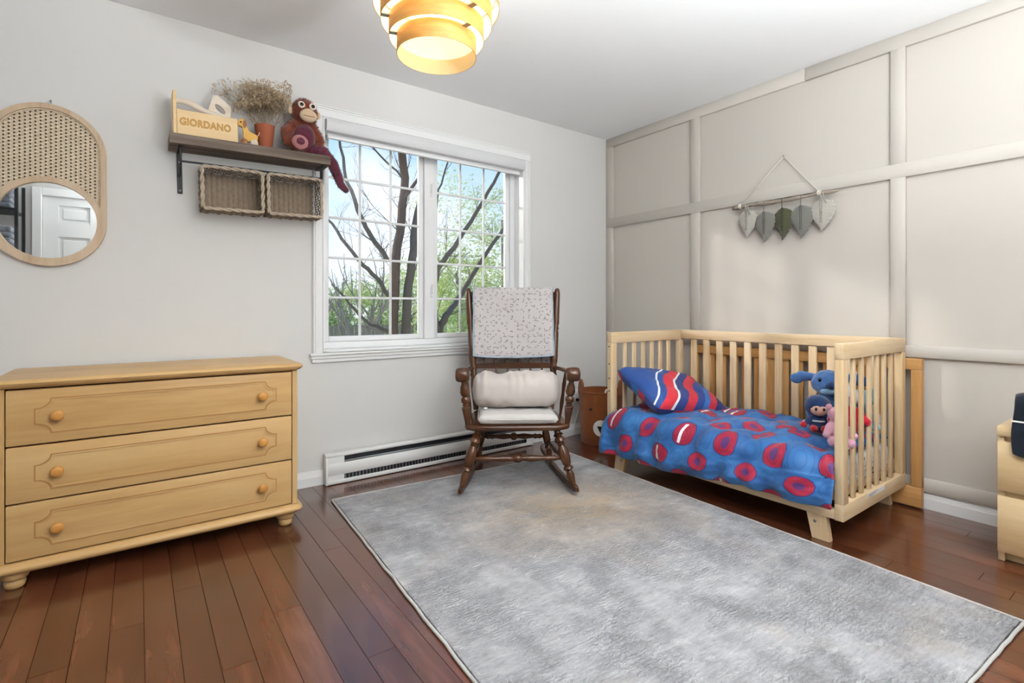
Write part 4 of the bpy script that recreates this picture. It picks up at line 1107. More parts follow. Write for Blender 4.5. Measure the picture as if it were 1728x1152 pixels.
# loose cushion, bolster, quilt
def chair_root(name, loc, label, cat):
    e_ = empty(name, label=label, cat=cat); e_.matrix_world = Matrix.Translation(rc.location) @ Matrix.Rotation(CTH, 4, 'Z') @ Matrix.Translation(loc); return e_
def cushion_mesh(bm, w, d, h, pw=.22, nu=28, nv=28, wr=.004, seed=0.0, edge=.35, uvs=None):
    def shp(u, v, top):
        x, y = u * 2 - 1, v * 2 - 1
        prof = max(0, (1 - abs(x) ** 4) * (1 - abs(y) ** 4)) ** pw
        px = x * w / 2 * (1 - .03 * (1 - abs(y)) ** 2 * abs(x)); py = y * d / 2
        z = (h / 2) * prof * (1 if top else -1)
        nn = wr * nz3((px, py, z), 9, seed) * prof + wr * .6 * nz3((px, py, z), 24, seed) * prof
        return Vector((px, py, z + nn * (1 if top else .2)))
    grid_surface(bm, lambda u, v: shp(u, v, True), nu, nv, uvs)
    grid_surface(bm, lambda u, v: shp(1 - u, v, False), nu, nv, uvs)
    bmesh.ops.remove_doubles(bm, verts=bm.verts[:], dist=1e-5)
    return bm
cs = chair_root('seat_cushion', (0, .25, SZ + .029), 'flat off-white seat cushion on the rocking chair', 'cushion')
bm = B(); cushion_mesh(bm, .432, .42, .058, .12, wr=.003); obj('pad', bm, M['cushion'], cs, True)
bm = B(); loop = [(math.copysign(abs(math.cos(a)) ** .18, math.cos(a)) * .216, math.copysign(abs(math.sin(a)) ** .18, math.sin(a)) * .21, 0) for a in [2 * math.pi * k / 80 for k in range(81)]]
tube(bm, loop, .003, 6, False); obj('piping', bm, M['cushion'], cs, True)
bs_ = chair_root('bolster_pillow', (0, .262, SZ + .160), 'greige satin lumbar pillow puffed up between the rocking chair arms', 'pillow')
bm = B()
def fb(u, v):
    a = 2 * math.pi * v; x = (u * 2 - 1); end = max(0, 1 - abs(x) ** 9) ** .45
    ry, rz_ = .118, .100
    y = ry * math.cos(a) * end; z = rz_ * math.copysign(abs(math.sin(a)) ** .62, math.sin(a)) * end
    gather = (.0055 * math.sin(x * 26 + 2 * math.sin(x * 7)) * max(0, math.sin(a - .5)) ** 2) * end if abs(x) < .95 else 0
    top = .012 * nz3((x * 3, a, 0), 1.7) * end
    z2 = z + gather * .9 + top - .020 * math.exp(-((x + .35) / .12) ** 2) * max(0, math.sin(a))
    return Vector((x * .252, y + gather * -.6, z2))
grid_surface(bm, fb, 72, 48); bmesh.ops.remove_doubles(bm, verts=bm.verts[:], dist=1e-4)
obj('cover', bm, M['bolster'], bs_, True)
bm = B(); bx(bm, -.185, -.165, -.085, -.080, -.098, -.089); obj('care_tag', bm, M['plastic'], bs_)
ql = chair_root('quilt_throw', (0, .60, 1.0), 'white quilted throw with small grey sprigs hung over the rocking chair back', 'blanket')
# profile over the top rail: front hem -> top -> back hem, in chair coordinates minus root
def qpath(t):
    L1, L2, L3 = .42, .07, .50; s_ = t * (L1 + L2 + L3)
    pz = lambda z: .50 + .13 * (z - SZ) / (1.13 - SZ)
    if s_ < L1: z = 1.122 - (L1 - s_); return Vector((0, pz(z) - .040 + .028 * 0, z))
    if s_ < L1 + L2: a = (s_ - L1) / L2 * math.pi; c = pz(1.122) + .008; return Vector((0, c - .048 * math.cos(a), 1.122 + .012 * math.sin(a)))
    z = 1.122 - (s_ - L1 - L2); return Vector((0, pz(z) + .062, z))
def fq(u, v, off=0.0):
    p = qpath(u); x = (v * 2 - 1) * .252
    bow = .03 * math.cos(v * math.pi - math.pi / 2)
    w_ = .005 * nz3((x, u * 1.0, 0), 7, 2.0) + .003 * nz3((x, u, 0), 22, 5.0)
    L = .99; sag = 0
    if u < .42:
        sag = -.012 * math.sin(v * 3.3) * (1 - u / .42)
    return Vector((x + .004 * nz3((u * 3, v, 0), 4) + .008 * (abs(v * 2 - 1) ** 3) * 0, p.y + bow * .9 + w_ - .6 + .010 * (abs(x) / .252) ** 6, p.z + sag - 1.0 + .004 * nz3((x, 0, 3), 9)))
bm = B(); grid_surface(bm, fq, 60, 40, lambda u, v: (v * .49, u * .99))
qo = obj('quilt', bm, M['quilt'], ql, True); sm_ = qo.modifiers.new('thick', 'SOLIDIFY'); sm_.thickness = .007; sm_.offset = 0
bm = B(); edge = [fq(k / 60, 0) for k in range(60, -1, -1)] + [fq(0, k / 40) for k in range(1, 41)] + [fq(k / 60, 1) for k in range(1, 61)]
tube(bm, edge, .0062, 8); obj('binding', bm, M['quilthem'], ql, True)
# --- crib marker
# ------------------------------------------------------------------ toddler bed (converted crib)
CX0, CX1, CY0, CY1, CZ = -.82, -.072, -2.11, -.765, .86
cb = empty('toddler_bed', ((CX0 + CX1) / 2, (CY0 + CY1) / 2, 0), label='natural pine slatted toddler bed against the panelled wall', cat='bed')
co = Vector(cb.location)
def cpart(name, m, x0, x1, y0, y1, z0, z1, bev=.003, parent=None):
    o = box(name, M[m], parent or cb, x0, x1, y0, y1, z0, z1, bev, 2)
    if parent is None: o.location = -co
    return o
PT = .036
for (ya, yb) in ((CY0, CY0 + PT), (CY1 - PT, CY1)):
    cpart('top_rail', 'pineX', CX0, CX1, ya, yb, CZ - .068, CZ)
    cpart('bottom_rail', 'pineX', CX0, CX1, ya, yb, .106, .176)
    cpart('post', 'pineZ', CX0, CX0 + .052, ya, yb, .176, CZ - .068); cpart('post', 'pineZ', CX1 - .045, CX1, ya, yb, .176, CZ - .068)
    xs_ = [-.675 + .0905 * k for k in range(6)]
    for xx in xs_: cpart('slat', 'pineZ', xx - .0145, xx + .0145, (ya + yb) / 2 - .007, (ya + yb) / 2 + .007, .176, CZ - .068, .002)
# back
bx0, bx1 = CX1 - .034, CX1
cpart('top_rail', 'pineY', bx0, bx1, CY0 + PT, CY1 - PT, CZ - .062, CZ)
cpart('bottom_rail', 'pineY', bx0, bx1, CY0 + PT, CY1 - PT, .176, .236)
yy = -.897
while yy > CY0 + PT + .03:
    cpart('slat', 'pineZ', (bx0 + bx1) / 2 - .008, (bx0 + bx1) / 2 + .008, yy - .021, yy + .021, .236, CZ - .062, .002); yy -= .0972
cpart('front_rail', 'pineY', CX0, CX0 + .03, CY0 + PT, CY1 - PT, .108, .150)
cpart('slat_base', 'pineY', CX0 + .035, bx0 - .004, CY0 + PT + .004, CY1 - PT - .004, .178, .196)
# splayed legs
for ly, sgn in ((CY0 + .115, 1), (CY1 - .115, -1)):
    for lx in (CX0 + .004, CX1 - .034):
        bm = B(); prism(bm, [(-.045, .1075), (.035, .1075), (.012, .0005), (-.060, .0005)], -.015, .015, Matrix.Translation((lx + .015, ly, 0)) @ Matrix.Rotation(math.pi / 2 * (1 if sgn > 0 else -1), 4, 'Z'))
        for v_ in bm.verts:
            if v_.co.z < .05: v_.co.y += .0 * sgn
        o = obj('leg', bm, M['pineZ'], cb); o.location = -co
        bm = B(); turned(bm, (lx, ly, .075), (lx - .002, ly, .075), [(0, .007), (.5, .007), (1, .004)], 12); b_ = obj('bolt', bm, M['steel'], o)
for zz in (.77, .66, .57, .49):
    bm = B(); turned(bm, (CX0 + .0005, CY1 - .018, zz), (CX0 - .001, CY1 - .018, zz), [(0, .005), (1, .005)], 10); o = obj('bolt_hole', bm, M['black'], cb); o.location = -co
o = cpart('care_label', 'trim', -.56, -.36, CY0 - .0008, CY0 + .001, .152, .172, 0)
bm = B()
for k in range(3): bx(bm, -.55, -.55 + .05 + .03 * ((k * 7) % 3), CY0 - .0012, CY0 - .0005, .1555 + k * .005, .1575 + k * .005)
obj('print', bm, M['steel'], o)

# the crib's fourth side stored behind the bed
sp2 = empty('spare_crib_side', (-.04, -1.51, 0), label='amber pine crib side panel stored upright between bed and wall', cat='crib side')
so2 = Vector((-.04, -1.51, 0))
def spart(name, m, *a):
    o = box(name, M[m], sp2, *a, .003, 2); o.location = -so2; return o
px0, px1, py0, py1 = -.062, -.024, -2.172, -.86
spart('top_rail', 'amberY', px0, px1, py0, py1, .700, .757); spart('bottom_rail', 'amberY', px0, px1, py0, py1, .010, .110)
spart('stile', 'amberZ', px0, px1, py0, py0 + .045, .110, .700); spart('stile', 'amberZ', px0, px1, py1 - .045, py1, .110, .700)
yy = py0 + .045 + .062
while yy < py1 - .07:
    spart('slat', 'amberZ', px0 + .011, px0 + .027, yy - .027, yy + .027, .110, .700); yy += .0815

# mattress, duvet, pillow
mt = empty('crib_mattress', (-.45, -1.4375, .1965), label='white mattress in a black-scribbled sheet under the blue duvet', cat='mattress')
def mat_sheet():
    s = NT('scribbled_sheet'); v = s.coord('Object'); n = s.n('ShaderNodeTexNoise'); s.l(v, n.inputs['Vector']); n.inputs['Scale'].default_value = 16; n.inputs['Detail'].default_value = 1; n.inputs['Distortion'].default_value = 1.2
    k = s.math('LESS_THAN', s.math('ABSOLUTE', s.math('SUBTRACT', n.outputs['Fac'], .5)), .014)
    s.set(Base_Color=s.mix(k, '#e9e7e4', '#2a292b'), Roughness=.9); return s.m
bm = bx(B(), -.315, .315, -.625, .625, 0, .13, .03, 4); smooth_angle(obj('mattress', bm, mat_sheet(), mt), 60)
dv = empty('duvet', (-.47, -1.43, .33), label='bright blue duvet with red discs draped over the toddler bed', cat='duvet')
dvo = Vector(dv.location)
YA, YB = -2.066, -.782
def fduv(u, v):
    # u: 0 at the back edge .. 1 at the front hem; v: 0 right end .. 1 left end
    L1, L2, L3 = .655, .10, .235; s_ = u * (L1 + L2 + L3)
    puff = .034 + .012 * math.sin(v * 21) * math.sin(s_ * 14)
    if s_ < L1: x = -.118 - s_; z = .352; n = Vector((0, 0, 1))
    elif s_ < L1 + L2:
        a = (s_ - L1) / L2 * math.pi / 2; x = -.773 - .062 * math.sin(a); z = .290 + .062 * math.cos(a); n = Vector((-math.sin(a), 0, math.cos(a)))
    else:
        d = s_ - L1 - L2; x = -.835 - .03 * math.sin(d / L3 * 1.6); z = .290 - d * .69; n = Vector((-1, 0, .1))
    fl_ = min(1, max(0, (s_ - L1) / .12))
    ya, yb = YA - .022 * fl_, YB - .034 * (1 - fl_) + .028 * fl_
    y = ya + (yb - ya) * v
    # quilted pillows: valleys on a loose lattice, plus folds running down the front
    c1 = abs(math.sin((v * 1.28 + s_ * .35) * math.pi / .30)); c2 = abs(math.sin((v * 1.28 - s_ * .9) * math.pi / .34))
    sm = lambda c: 1 - math.exp(-(c / .45) ** 2)
    q = sm(c1) * .5 + sm(c2) * .5
    wr = nz3((s_, y, 0), 5, 3.3) * .022 + nz3((s_ * .6, y, 0), 13, 7.7) * .014 + nz3((s_, y, 1), 28, 2.1) * .007
    fold = .015 * math.sin(y * 38 + 3 * nz3((0, y, 0), 3)) * fl_ * (.35 + .65 * max(0, (s_ - L1 - L2) / L3))
    edge = min(1, min(u, 1 - u) * 14, min(v, 1 - v) * 30 + .25)
    h = (.032 * q + wr * .85) * edge + fold + .012
    if s_ < .06: h *= s_ / .06
    x2 = x + n.x * h; z2 = z + n.z * h
    z2 += -.025 * (v - .5) * fl_ * 0
    if fl_ > .9: x2 = min(x2, -.832); z2 += .012 * math.sin(y * 7 + 1) * max(0, (u - .8) / .2) + .02 * (1 - v) * max(0, (u - .7) / .3) - .035 * v ** 3 * max(0, (u - .7) / .3) + .03 * (1 - v) ** 10 * max(0, (u - .7) / .3)
    return Vector((x2, y, max(z2, .332 if s_ < L1 else .1)))- dvo
bm = B(); duv_s = lambda u: u * .99 if u * .99 < .755 else .755 + (u * .99 - .755) * .78
grid_surface(bm, fduv, 90, 130, lambda u, v: (duv_s(u), v * 1.29))
do_ = obj('cover', bm, M['duvet'], dv, True); s2_ = do_.modifiers.new('thick', 'SOLIDIFY'); s2_.thickness = .010; s2_.offset = -1
pw_ = empty('bed_pillow', (-.475, -1.005, .478), label='blue pillow with red and white bands at the head of the toddler bed', cat='pillow')
bm = B(); cushion_mesh(bm, .63, .42, .15, .34, 34, 26, .012, 4.0, uvs=lambda u, v: (u, v))
po = obj('cover', bm, M['pillowprint'], pw_, True)
pw_.rotation_euler = Euler((R(26), R(9), R(-6)))

# ------------------------------------------------------------------ plush toys at the foot of the bed
M['pl_blue'] = mat_plush('blue_plush', '#3f6499', '#345584'); M['pl_navy'] = mat_plush('navy_plush', '#26406e', '#1d335a'); M['pl_red'] = mat_plush('red_plush', '#c4202e', '#a81a28')
M['pl_peach'] = mat_plush('peach_plush', '#e2b7a0', '#d3a48d'); M['pl_lt'] = mat_plush('pale_blue_plush', '#8fb0cf', '#7a9dbf'); M['pl_aqua'] = mat_plush('aqua_plush', '#9db9bb', '#86a5a8'); M['pl_white'] = mat_plush('white_plush', '#e6e4e2', '#d4d2d0'); M['pl_pink'] = mat_plush('pink_plush', '#d9a3b4', '#c98ea1'); M['pl_orange'] = mat_plush('orange_plush', '#c75a2c', '#ad4a22')
def plush(name, loc, label, rz=0, parts=(), sc=1.0):
    e_ = empty(name, loc, (0, 0, rz), label=label, cat='plush toy', group=None)
    for pn, mk_, blobs, vox in parts:
        bm = B()
        for b_ in blobs: ell(bm, tuple(c * sc for c in b_[0]), tuple(c * sc for c in (b_[1] if isinstance(b_[1], tuple) else (b_[1],) * 3)), b_[2] if len(b_) > 2 else None)
        o = obj(pn, bm, M[mk_], e_, True)
        if vox: remesh(o, vox, 3)
    return e_
DZ = .395
def limbs(a, b, r0, r1, n=5): return [(tuple(Vector(a).lerp(Vector(b), k / n)), r0 + (r1 - r0) * k / n) for k in range(n + 1)]
plush('plush_puppy', (-.285, -1.835, DZ), 'large blue plush animal with floppy side ears at the bed foot', R(-62), [
    ('body', 'pl_blue', [((0, 0, .085), (.075, .065, .09)), ((0, 0, .15), (.05, .045, .04))] + limbs((-.055, -.02, .13), (-.085, -.06, .07), .026, .024) + limbs((.055, -.02, .13), (.085, -.06, .07), .026, .024) + limbs((-.05, -.04, .03), (-.07, -.12, .032), .034, .034) + limbs((.05, -.04, .03), (.07, -.12, .032), .034, .034), .006),
    ('head', 'pl_blue', [((0, -.01, .225), (.085, .072, .070)), ((0, -.05, .205), (.055, .045, .042))], .006),
    ('ear', 'pl_blue', limbs((-.07, .0, .25), (-.125, -.005, .255), .022, .028) + [((-.145, -.005, .240), (.036, .014, .030))], .005),
    ('ear', 'pl_blue', limbs((.07, .0, .25), (.125, -.005, .255), .022, .028) + [((.145, -.005, .240), (.036, .014, .030))], .005),
    ('nose', 'pl_navy', [((0, -.098, .222), (.026, .016, .018))], 0),
    ('eye', 'eyeblack', [((-.045, -.066, .245), (.009, .006, .011))], 0), ('eye', 'eyeblack', [((.045, -.066, .245), (.009, .006, .011))], 0),
    ('muzzle', 'pl_lt', [((0, -.068, .190), (.045, .030, .024))], 0)])
plush('plush_doll', (-.478, -1.865, DZ + .004), 'small round plush doll in a navy hood and red boots', R(-58), [
    ('body', 'pl_navy', [((0, 0, .045), (.038, .032, .045))] + limbs((-.03, -.005, .06), (-.062, -.025, .035), .014, .013) + limbs((.03, -.005, .06), (.062, -.025, .035), .014, .013), .005),
    ('hood', 'pl_navy', [((0, 0, .125), (.062, .056, .056))], 0),
    ('face', 'pl_peach', [((0, -.034, .112), (.040, .026, .032))], 0),
    ('eye', 'eyeblack', [((-.017, -.060, .117), (.006, .004, .008))], 0), ('eye', 'eyeblack', [((.017, -.060, .117), (.006, .004, .008))], 0),
    ('belt', 'pl_white', [((0, -.003, .052), (.037, .034, .008))], 0),
    ('glove', 'pl_red', [((-.066, -.028, .032), .016)], 0), ('glove', 'pl_red', [((.066, -.028, .032), .016)], 0),
    ('boot', 'pl_red', [((-.024, -.042, .018), (.019, .028, .018))], 0), ('boot', 'pl_red', [((.024, -.042, .018), (.019, .028, .018))], 0)])
plush('plush_bear', (-.665, -2.022, DZ), 'pink plush bear squeezed behind the end slats of the bed', R(-50), [
    ('body', 'pl_pink', [((0, 0, .06), (.045, .04, .06)), ((0, -.005, .135), (.038, .036, .036))] + limbs((-.03, -.01, .08), (-.055, -.045, .05), .018, .016) + limbs((.03, -.01, .08), (.055, -.045, .05), .018, .016) + limbs((-.025, -.02, .02), (-.035, -.065, .02), .02, .02) + limbs((.025, -.02, .02), (.035, -.065, .02), .02, .02), .005),
    ('ear', 'pl_pink', [((-.030, 0, .168), (.014, .008, .014))], 0), ('ear', 'pl_pink', [((.030, 0, .168), (.014, .008, .014))], 0), ('muzzle', 'pl_peach', [((0, -.036, .128), (.017, .012, .012))], 0)])
plush('plush_elephant', (-.375, -2.0, DZ + .03), 'pale aqua plush elephant against the end slats of the bed', R(-40), [
    ('body', 'pl_aqua', [((0, 0, .07), (.055, .06, .065)), ((0, -.03, .15), (.05, .046, .046))] + limbs((0, -.07, .145), (0, -.10, .09), .020, .013) + limbs((-.03, -.03, .03), (-.04, -.075, .022), .024, .024) + limbs((.03, -.03, .03), (.04, -.075, .022), .024, .024), .006),
    ('ear', 'pl_aqua', [((-.058, -.02, .155), (.036, .010, .040))], 0), ('ear', 'pl_aqua', [((.058, -.02, .155), (.036, .010, .040))], 0), ('eye', 'eyeblack', [((-.022, -.071, .165), .005)], 0), ('eye', 'eyeblack', [((.022, -.071, .165), .005)], 0)])
plush('plush_rabbit', (-.505, -2.005, DZ), 'red and white plush rabbit sitting high at the bed corner', R(-60), [
    ('body', 'pl_red', [((0, 0, .08), (.055, .05, .085))] + limbs((-.04, -.01, .13), (-.07, -.045, .09), .022, .02) + limbs((.04, -.01, .13), (.07, -.045, .09), .022, .02), .006),
    ('head', 'pl_white', [((0, -.005, .20), (.05, .046, .048))] + limbs((-.02, 0, .235), (-.03, .01, .31), .016, .014) + limbs((.02, 0, .235), (.03, .01, .31), .016, .014), .006),
    ('nose', 'pl_pink', [((0, -.052, .20), .006)], 0), ('eye', 'eyeblack', [((-.02, -.045, .213), .005)], 0), ('eye', 'eyeblack', [((.02, -.045, .213), .005)], 0)])
st_ = empty('plush_star', (-.24, -2.045, DZ + .055), (R(8), 0, 0), label='small white plush star pressed to the bed end slats', cat='plush toy')
bm = B(); P = [((.062 if k % 2 == 0 else .030) * math.cos(math.pi / 5 * k + math.pi / 2), (.062 if k % 2 == 0 else .030) * math.sin(math.pi / 5 * k + math.pi / 2)) for k in range(10)]
a_ = bm.verts.new((0, -.018, 0)); b2 = bm.verts.new((0, .018, 0)); ring = [bm.verts.new((x, 0, z)) for x, z in P]
for k in range(10): bm.faces.new((a_, ring[k], ring[(k + 1) % 10])); bm.faces.new((b2, ring[(k + 1) % 10], ring[k]))
o = obj('star', bm, M['pl_white'], st_, True); sd_ = o.modifiers.new('soft', 'SUBSURF'); sd_.levels = 2; sd_.render_levels = 2

# ------------------------------------------------------------------ animal-face storage bin in the corner
bn = empty('storage_bin', (-.385, -.29, 0), (0, 0, math.atan2(-.702, -.712) + math.pi / 2), label='rust felt storage bin with an animal face and ears, behind the bed', cat='bin')
bm = B(); lathe(bm, [(0, .001), (.142, .001), (.147, .006), (.152, .1), (.161, .28), (.166, .388), (.1665, .394), (.164, .394), (.159, .28), (.145, .02), (0, .012)], 48, cap=False); smooth_angle(obj('shell', bm, M['bin'], bn), 60)
bm = B(); lathe(bm, [(.166, .382), (.169, .384), (.1695, .392), (.166, .396), (.161, .396), (.161, .392)], 48, cap=False); smooth_angle(obj('rim', bm, M['bin'], bn), 60)
def on_bin(a, z, lift=.0):      # a: angle from the face direction (local -y)
    r = .1475 + (.166 - .1475) * z / .39 + lift; return Vector((r * math.sin(a), -r * math.cos(a), z))
def patch(P, t=.004):
    """P: list of (arc, z) outline -> closed plate hugging the bin"""
    bm = B(); A = [bm.verts.new(on_bin(s / .155, z, .0006)) for s, z in P]; C = [bm.verts.new(on_bin(s / .155, z, t)) for s, z in P]
    ca = bm.verts.new(sum((v.co for v in A), Vector()) / len(A)); cc_ = on_bin(sum(p[0] for p in P) / len(P) / .155, sum(p[1] for p in P) / len(P), t); cc = bm.verts.new(cc_); n = len(A)
    for i in range(n):
        j = (i + 1) % n; bm.faces.new((A[i], A[j], C[j], C[i])); bm.faces.new((cc, C[i], C[j])); bm.faces.new((ca, A[j], A[i]))
    return bm
sn = obj('snout', patch([(.056 * math.cos(2 * math.pi * k / 32), .135 + .060 * math.sin(2 * math.pi * k / 32)) for k in range(32)]), M['felt_white'], bn)
obj('nose', patch([(-.026, .150), (-.013, .150), (0, .150), (.013, .150), (.026, .150), (.013, .121), (0, .092), (-.013, .121)], .0075), M['felt_black'], sn)
for s_ in (-1, 1): obj('eye', patch([(s_ * .072 - .009, .262), (s_ * .072 + .009, .262), (s_ * .072 + .009, .280), (s_ * .072 - .009, .280)], .004), M['felt_black'], bn)
for s_ in (-1, 1):
    bm = B(); P = [(-.045, -.02), (.045, -.02), (.044, .03), (.034, .07), (.014, .098), (-.014, .098), (-.034, .07), (-.044, .03)]
    Mx = Matrix.Translation(on_bin(s_ * R(62), .385, -.002)) @ Matrix.Rotation(s_ * R(62), 4, 'Z'); prism(bm, P, -.006, .006, Mx); bmesh.ops.bevel(bm, geom=bm.edges[:], offset=.003, segments=2, affect='EDGES'); smooth_angle(obj('ear', bm, M['bin'], bn), 50)
bm = B(); tube(bm, [(.02, -.10, .34), (.04, -.05, .40), (.08, 0, .41), (.12, .03, .36)], .006, 8); obj('strap', bm, M['felt_white'], bn, True)

# ------------------------------------------------------------------ pale chest at the right edge
ch = empty('bedside_chest', (-.235, -2.722, 0), label='pale birch two-drawer bedside chest against the panelled wall', cat='chest')
cho = Vector(ch.location)
def hp_(name, m, *a, bev=.0015, par=None):
    o = box(name, M[m], par or ch, *a, bev, 1)
    if par is None: o.location = -cho
    return o
hx0, hx1, hy0, hy1 = -.445, -.0205, -2.925, -2.519
hp_('top', 'birch', hx0, hx1, hy0, hy1, .502, .540)
hp_('side_panel', 'birch', hx0 + .018, hx1, hy1 - .02, hy1, .0005, .5015); hp_('side_panel', 'birch', hx0 + .018, hx1, hy0, hy0 + .02, .0005, .5015)
hp_('back_panel', 'birch', hx1 - .012, hx1, hy0 + .0205, hy1 - .0205, .04, .5015)
hp_('plinth', 'birch', hx0 + .04, hx0 + .055, hy0 + .0205, hy1 - .0205, .0005, .034)
hp_('carcass', 'birch', hx0 + .024, hx1 - .0125, hy0 + .0205, hy1 - .0205, .036, .50)
for z0, z1 in ((.284, .480), (.040, .262)): hp_('drawer', 'birch', hx0, hx0 + .0175, hy0 + .001, hy1 - .001, z0, z1)
gm = empty('fleece_garment', (-.40, -2.64, .5405), label='dark navy garment with a pale stripe draped over the bedside chest', cat='clothing')
bm = B()
def fg(u, v):
    y = .072 - v * .19 + .006 * math.sin(u * 9)
    t = u
    if t < .45: a = t / .45; x = .08 - a * .11; z = .012 + .118 * math.sin(min(1, a * 1.25) * math.pi / 2)
    elif t < .6: a = (t - .45) / .15 * math.pi / 2; x = -.03 - .030 * math.sin(a) ; z = .095 + .035 * math.cos(a)
    else: a = (t - .6) / .4; x = -.06 - .002 * math.sin(a * 5); z = .095 - a * .205
    rnd = (1 - abs(v * 2 - 1) ** 6)
    return Vector((x - .004 * nz3((y, z, 0), 12), y, z * (.9 + .1 * rnd)))
grid_surface(bm, fg, 40, 24); o = obj('cloth', bm, M['navy'], gm, True); k_ = o.modifiers.new('thick', 'SOLIDIFY'); k_.thickness = .022; k_.offset = 0; k_ = o.modifiers.new('soft', 'SUBSURF'); k_.levels = 1; k_.render_levels = 1
bm = B(); bx(bm, -.0755, -.072, -.1, .074, .028, .034); o = obj('stripe', bm, M['felt_white'], gm)

# ------------------------------------------------------------------ macrame leaf hanging
mc = empty('macrame_hanging', (-.036, -1.476, 1.42), label='macrame feather leaves on a driftwood stick hung over the bed', cat='wall hanging')
mo_ = Vector(mc.location)
def mp_(name, bmx, m, par=None, sm=True):
    o = obj(name, bmx, m, par or mc, sm)
    if par is None: o.location = -mo_
    return o
rm = random.Random(4)
pts, rr_ = [], []
for k in range(25):
    t = k / 24; pts.append((-.046 + .002 * rm.uniform(-1, 1), -1.160 - t * .632, 1.670 + .004 * math.sin(t * 9) + .002 * rm.uniform(-1, 1))); rr_.append((.0125 + .0025 * math.sin(t * 23) + rm.uniform(-.0012, .0012)) * (.75 if k in (0, 24) else 1) * (1.1 - .3 * t))
bm = B(); tube(bm, pts, rr_, 10); mp_('driftwood_stick', bm, M['drift'])
for q in ((-.046, -1.215, 1.683), (-.046, -1.694, 1.683)):
    bm = B(); tube(bm, [(-.012, -1.473, 1.945), Vector((-.012, -1.473, 1.945)).lerp(Vector(q), .5), q], .0032, 8); mp_('hanging_cord', bm, M['cord'])
    for s_ in (-1, 0, 1):
        bm = B(); loop = [(-.046 + .0145 * math.cos(a), q[1] + s_ * .007, 1.676 + .0145 * math.sin(a)) for a in [2 * math.pi * k / 14 for k in range(15)]]; tube(bm, loop, .0036, 7, False); mp_('knot', bm, M['cord'])
bm = B(); turned(bm, (.0, -1.473, 1.947), (-.018, -1.473, 1.950), [(0, .0016), (.8, .0016), (.82, .004), (1, .004)], 10); mp_('nail', bm, M['steel'])
leafs = [(-1.256, 1.648, 1.464, .122, '#cfcabf', '#9f9a90'), (-1.372, 1.618, 1.425, .124, '#959289', '#65645e'), (-1.483, 1.624, 1.427, .112, '#626142', '#3c3f2a'), (-1.593, 1.622, 1.423, .128, '#93928a', '#65665f'), (-1.703, 1.640, 1.452, .133, '#d4cfc4', '#a5a095')]
for i, (yc, zt_, zb_, w_, c1, c2) in enumerate(leafs):
    hh = zt_ - zb_; lm = mat_leafcotton('leaf_cotton_%d' % i, c1, c2); xo = -.040 - .004 * (i % 2)
    def half(t): return (math.sin(math.pi * min(1, t * 1.05) ** .62) ** .75 if 0 < t * 1.05 < 1 else 0) * .5 * w_ * (1 + .03 * math.sin(t * 60))
    bm = B()
    def fleaf(u, v, yc=yc, zt_=zt_, hh=hh, xo=xo):
        hw_ = max(half(u), .0012); y = -(v * 2 - 1) * hw_; cup = .010 * (1 - (v * 2 - 1) ** 2)
        fringe = .003 * math.sin((u * 46)) * abs(v * 2 - 1) ** 4
        return Vector((xo - cup + .001 * math.sin(u * 90 + abs(v * 2 - 1) * 14) + .008 * abs(v * 2 - 1) ** 2, yc + y + fringe, zt_ - u * hh - .010 * (1 - abs(v * 2 - 1)) * 0 + .012 * abs(v * 2 - 1) * (u - .2)))
    grid_surface(bm, fleaf, 60, 20, lambda u, v: (v, u + .35 * abs(v * 2 - 1)))
    lo_ = mp_('leaf', bm, lm); s_ = lo_.modifiers.new('thick', 'SOLIDIFY'); s_.thickness = .005; s_.offset = 0
    bm = B(); n_ = 14
    for k in range(n_):
        z = zt_ - .005 - k * hh * .72 / n_
        for s2 in (-1, 1): ell(bm, (xo - .0135, yc + s2 * .0045, z), (.0035, .005, .0062), (s2 * .5, 0, 0), 1)
    tube(bm, [(xo - .012, yc, zt_ - hh * .7), (xo - .006, yc, zb_ + .004)], .0022, 6)
    mp_('midrib', bm, lm, lo_)
    bm = B(); th_ = .005 if i in (0, 4) else .0022
    tube(bm, [(-.046 - .012, yc, 1.682), (-.058, yc, 1.665), (xo - .012, yc, zt_ - .012)], th_, 8)
    if i in (0, 4): tube(bm, [(-.060, yc - .012, 1.675), (-.060, yc - .020, 1.64), (-.056, yc - .030, 1.612)], .0028, 6)
    mp_('leaf_cord', bm, lm, lo_)

# ------------------------------------------------------------------ open rack by the door (seen in the mirror)
rk = empty('storage_rack', (-4.27, -3.28, 0), label='black metal storage rack by the white door, seen in the mirror', cat='rack')
for dx in (-.2, .2):
    for dy in (-.17, .17): obj('upright', bx(B(), dx - .012, dx + .012, dy - .012, dy + .012, .0005, 2.12), M['black'], rk)
shelf_z = [.25, .68, 1.1, 1.5, 1.86]
for zz in shelf_z: obj('shelf', bx(B(), -.188, .188, -.182, .182, zz, zz + .02), M['black'], rk)
cols = ['#7e828c', '#b9bcc2', '#5d6068', '#a3a7b0', '#8a8f9b']
for i, zz in enumerate(shelf_z):
    e_ = empty('folded_blanket', (-4.27, -3.28, zz + .0205), label='folded %s blanket on the %s shelf of the black rack' % (('grey', 'pale grey', 'charcoal', 'silver', 'blue-grey')[i], ('lowest', 'second', 'middle', 'fourth', 'top')[i]), cat='blanket', group='blankets on the rack')
    bm = B()
    for q in range(4): bx(bm, -.165, .165, -.15, .155, q * .052 + .001, q * .052 + .050, .02, 3)
    smooth_angle(obj('fold', bm, fabric('blanket_%d' % i, cols[i], '#5b5e66', 60, .95, .5, .2, 25), e_), 60)

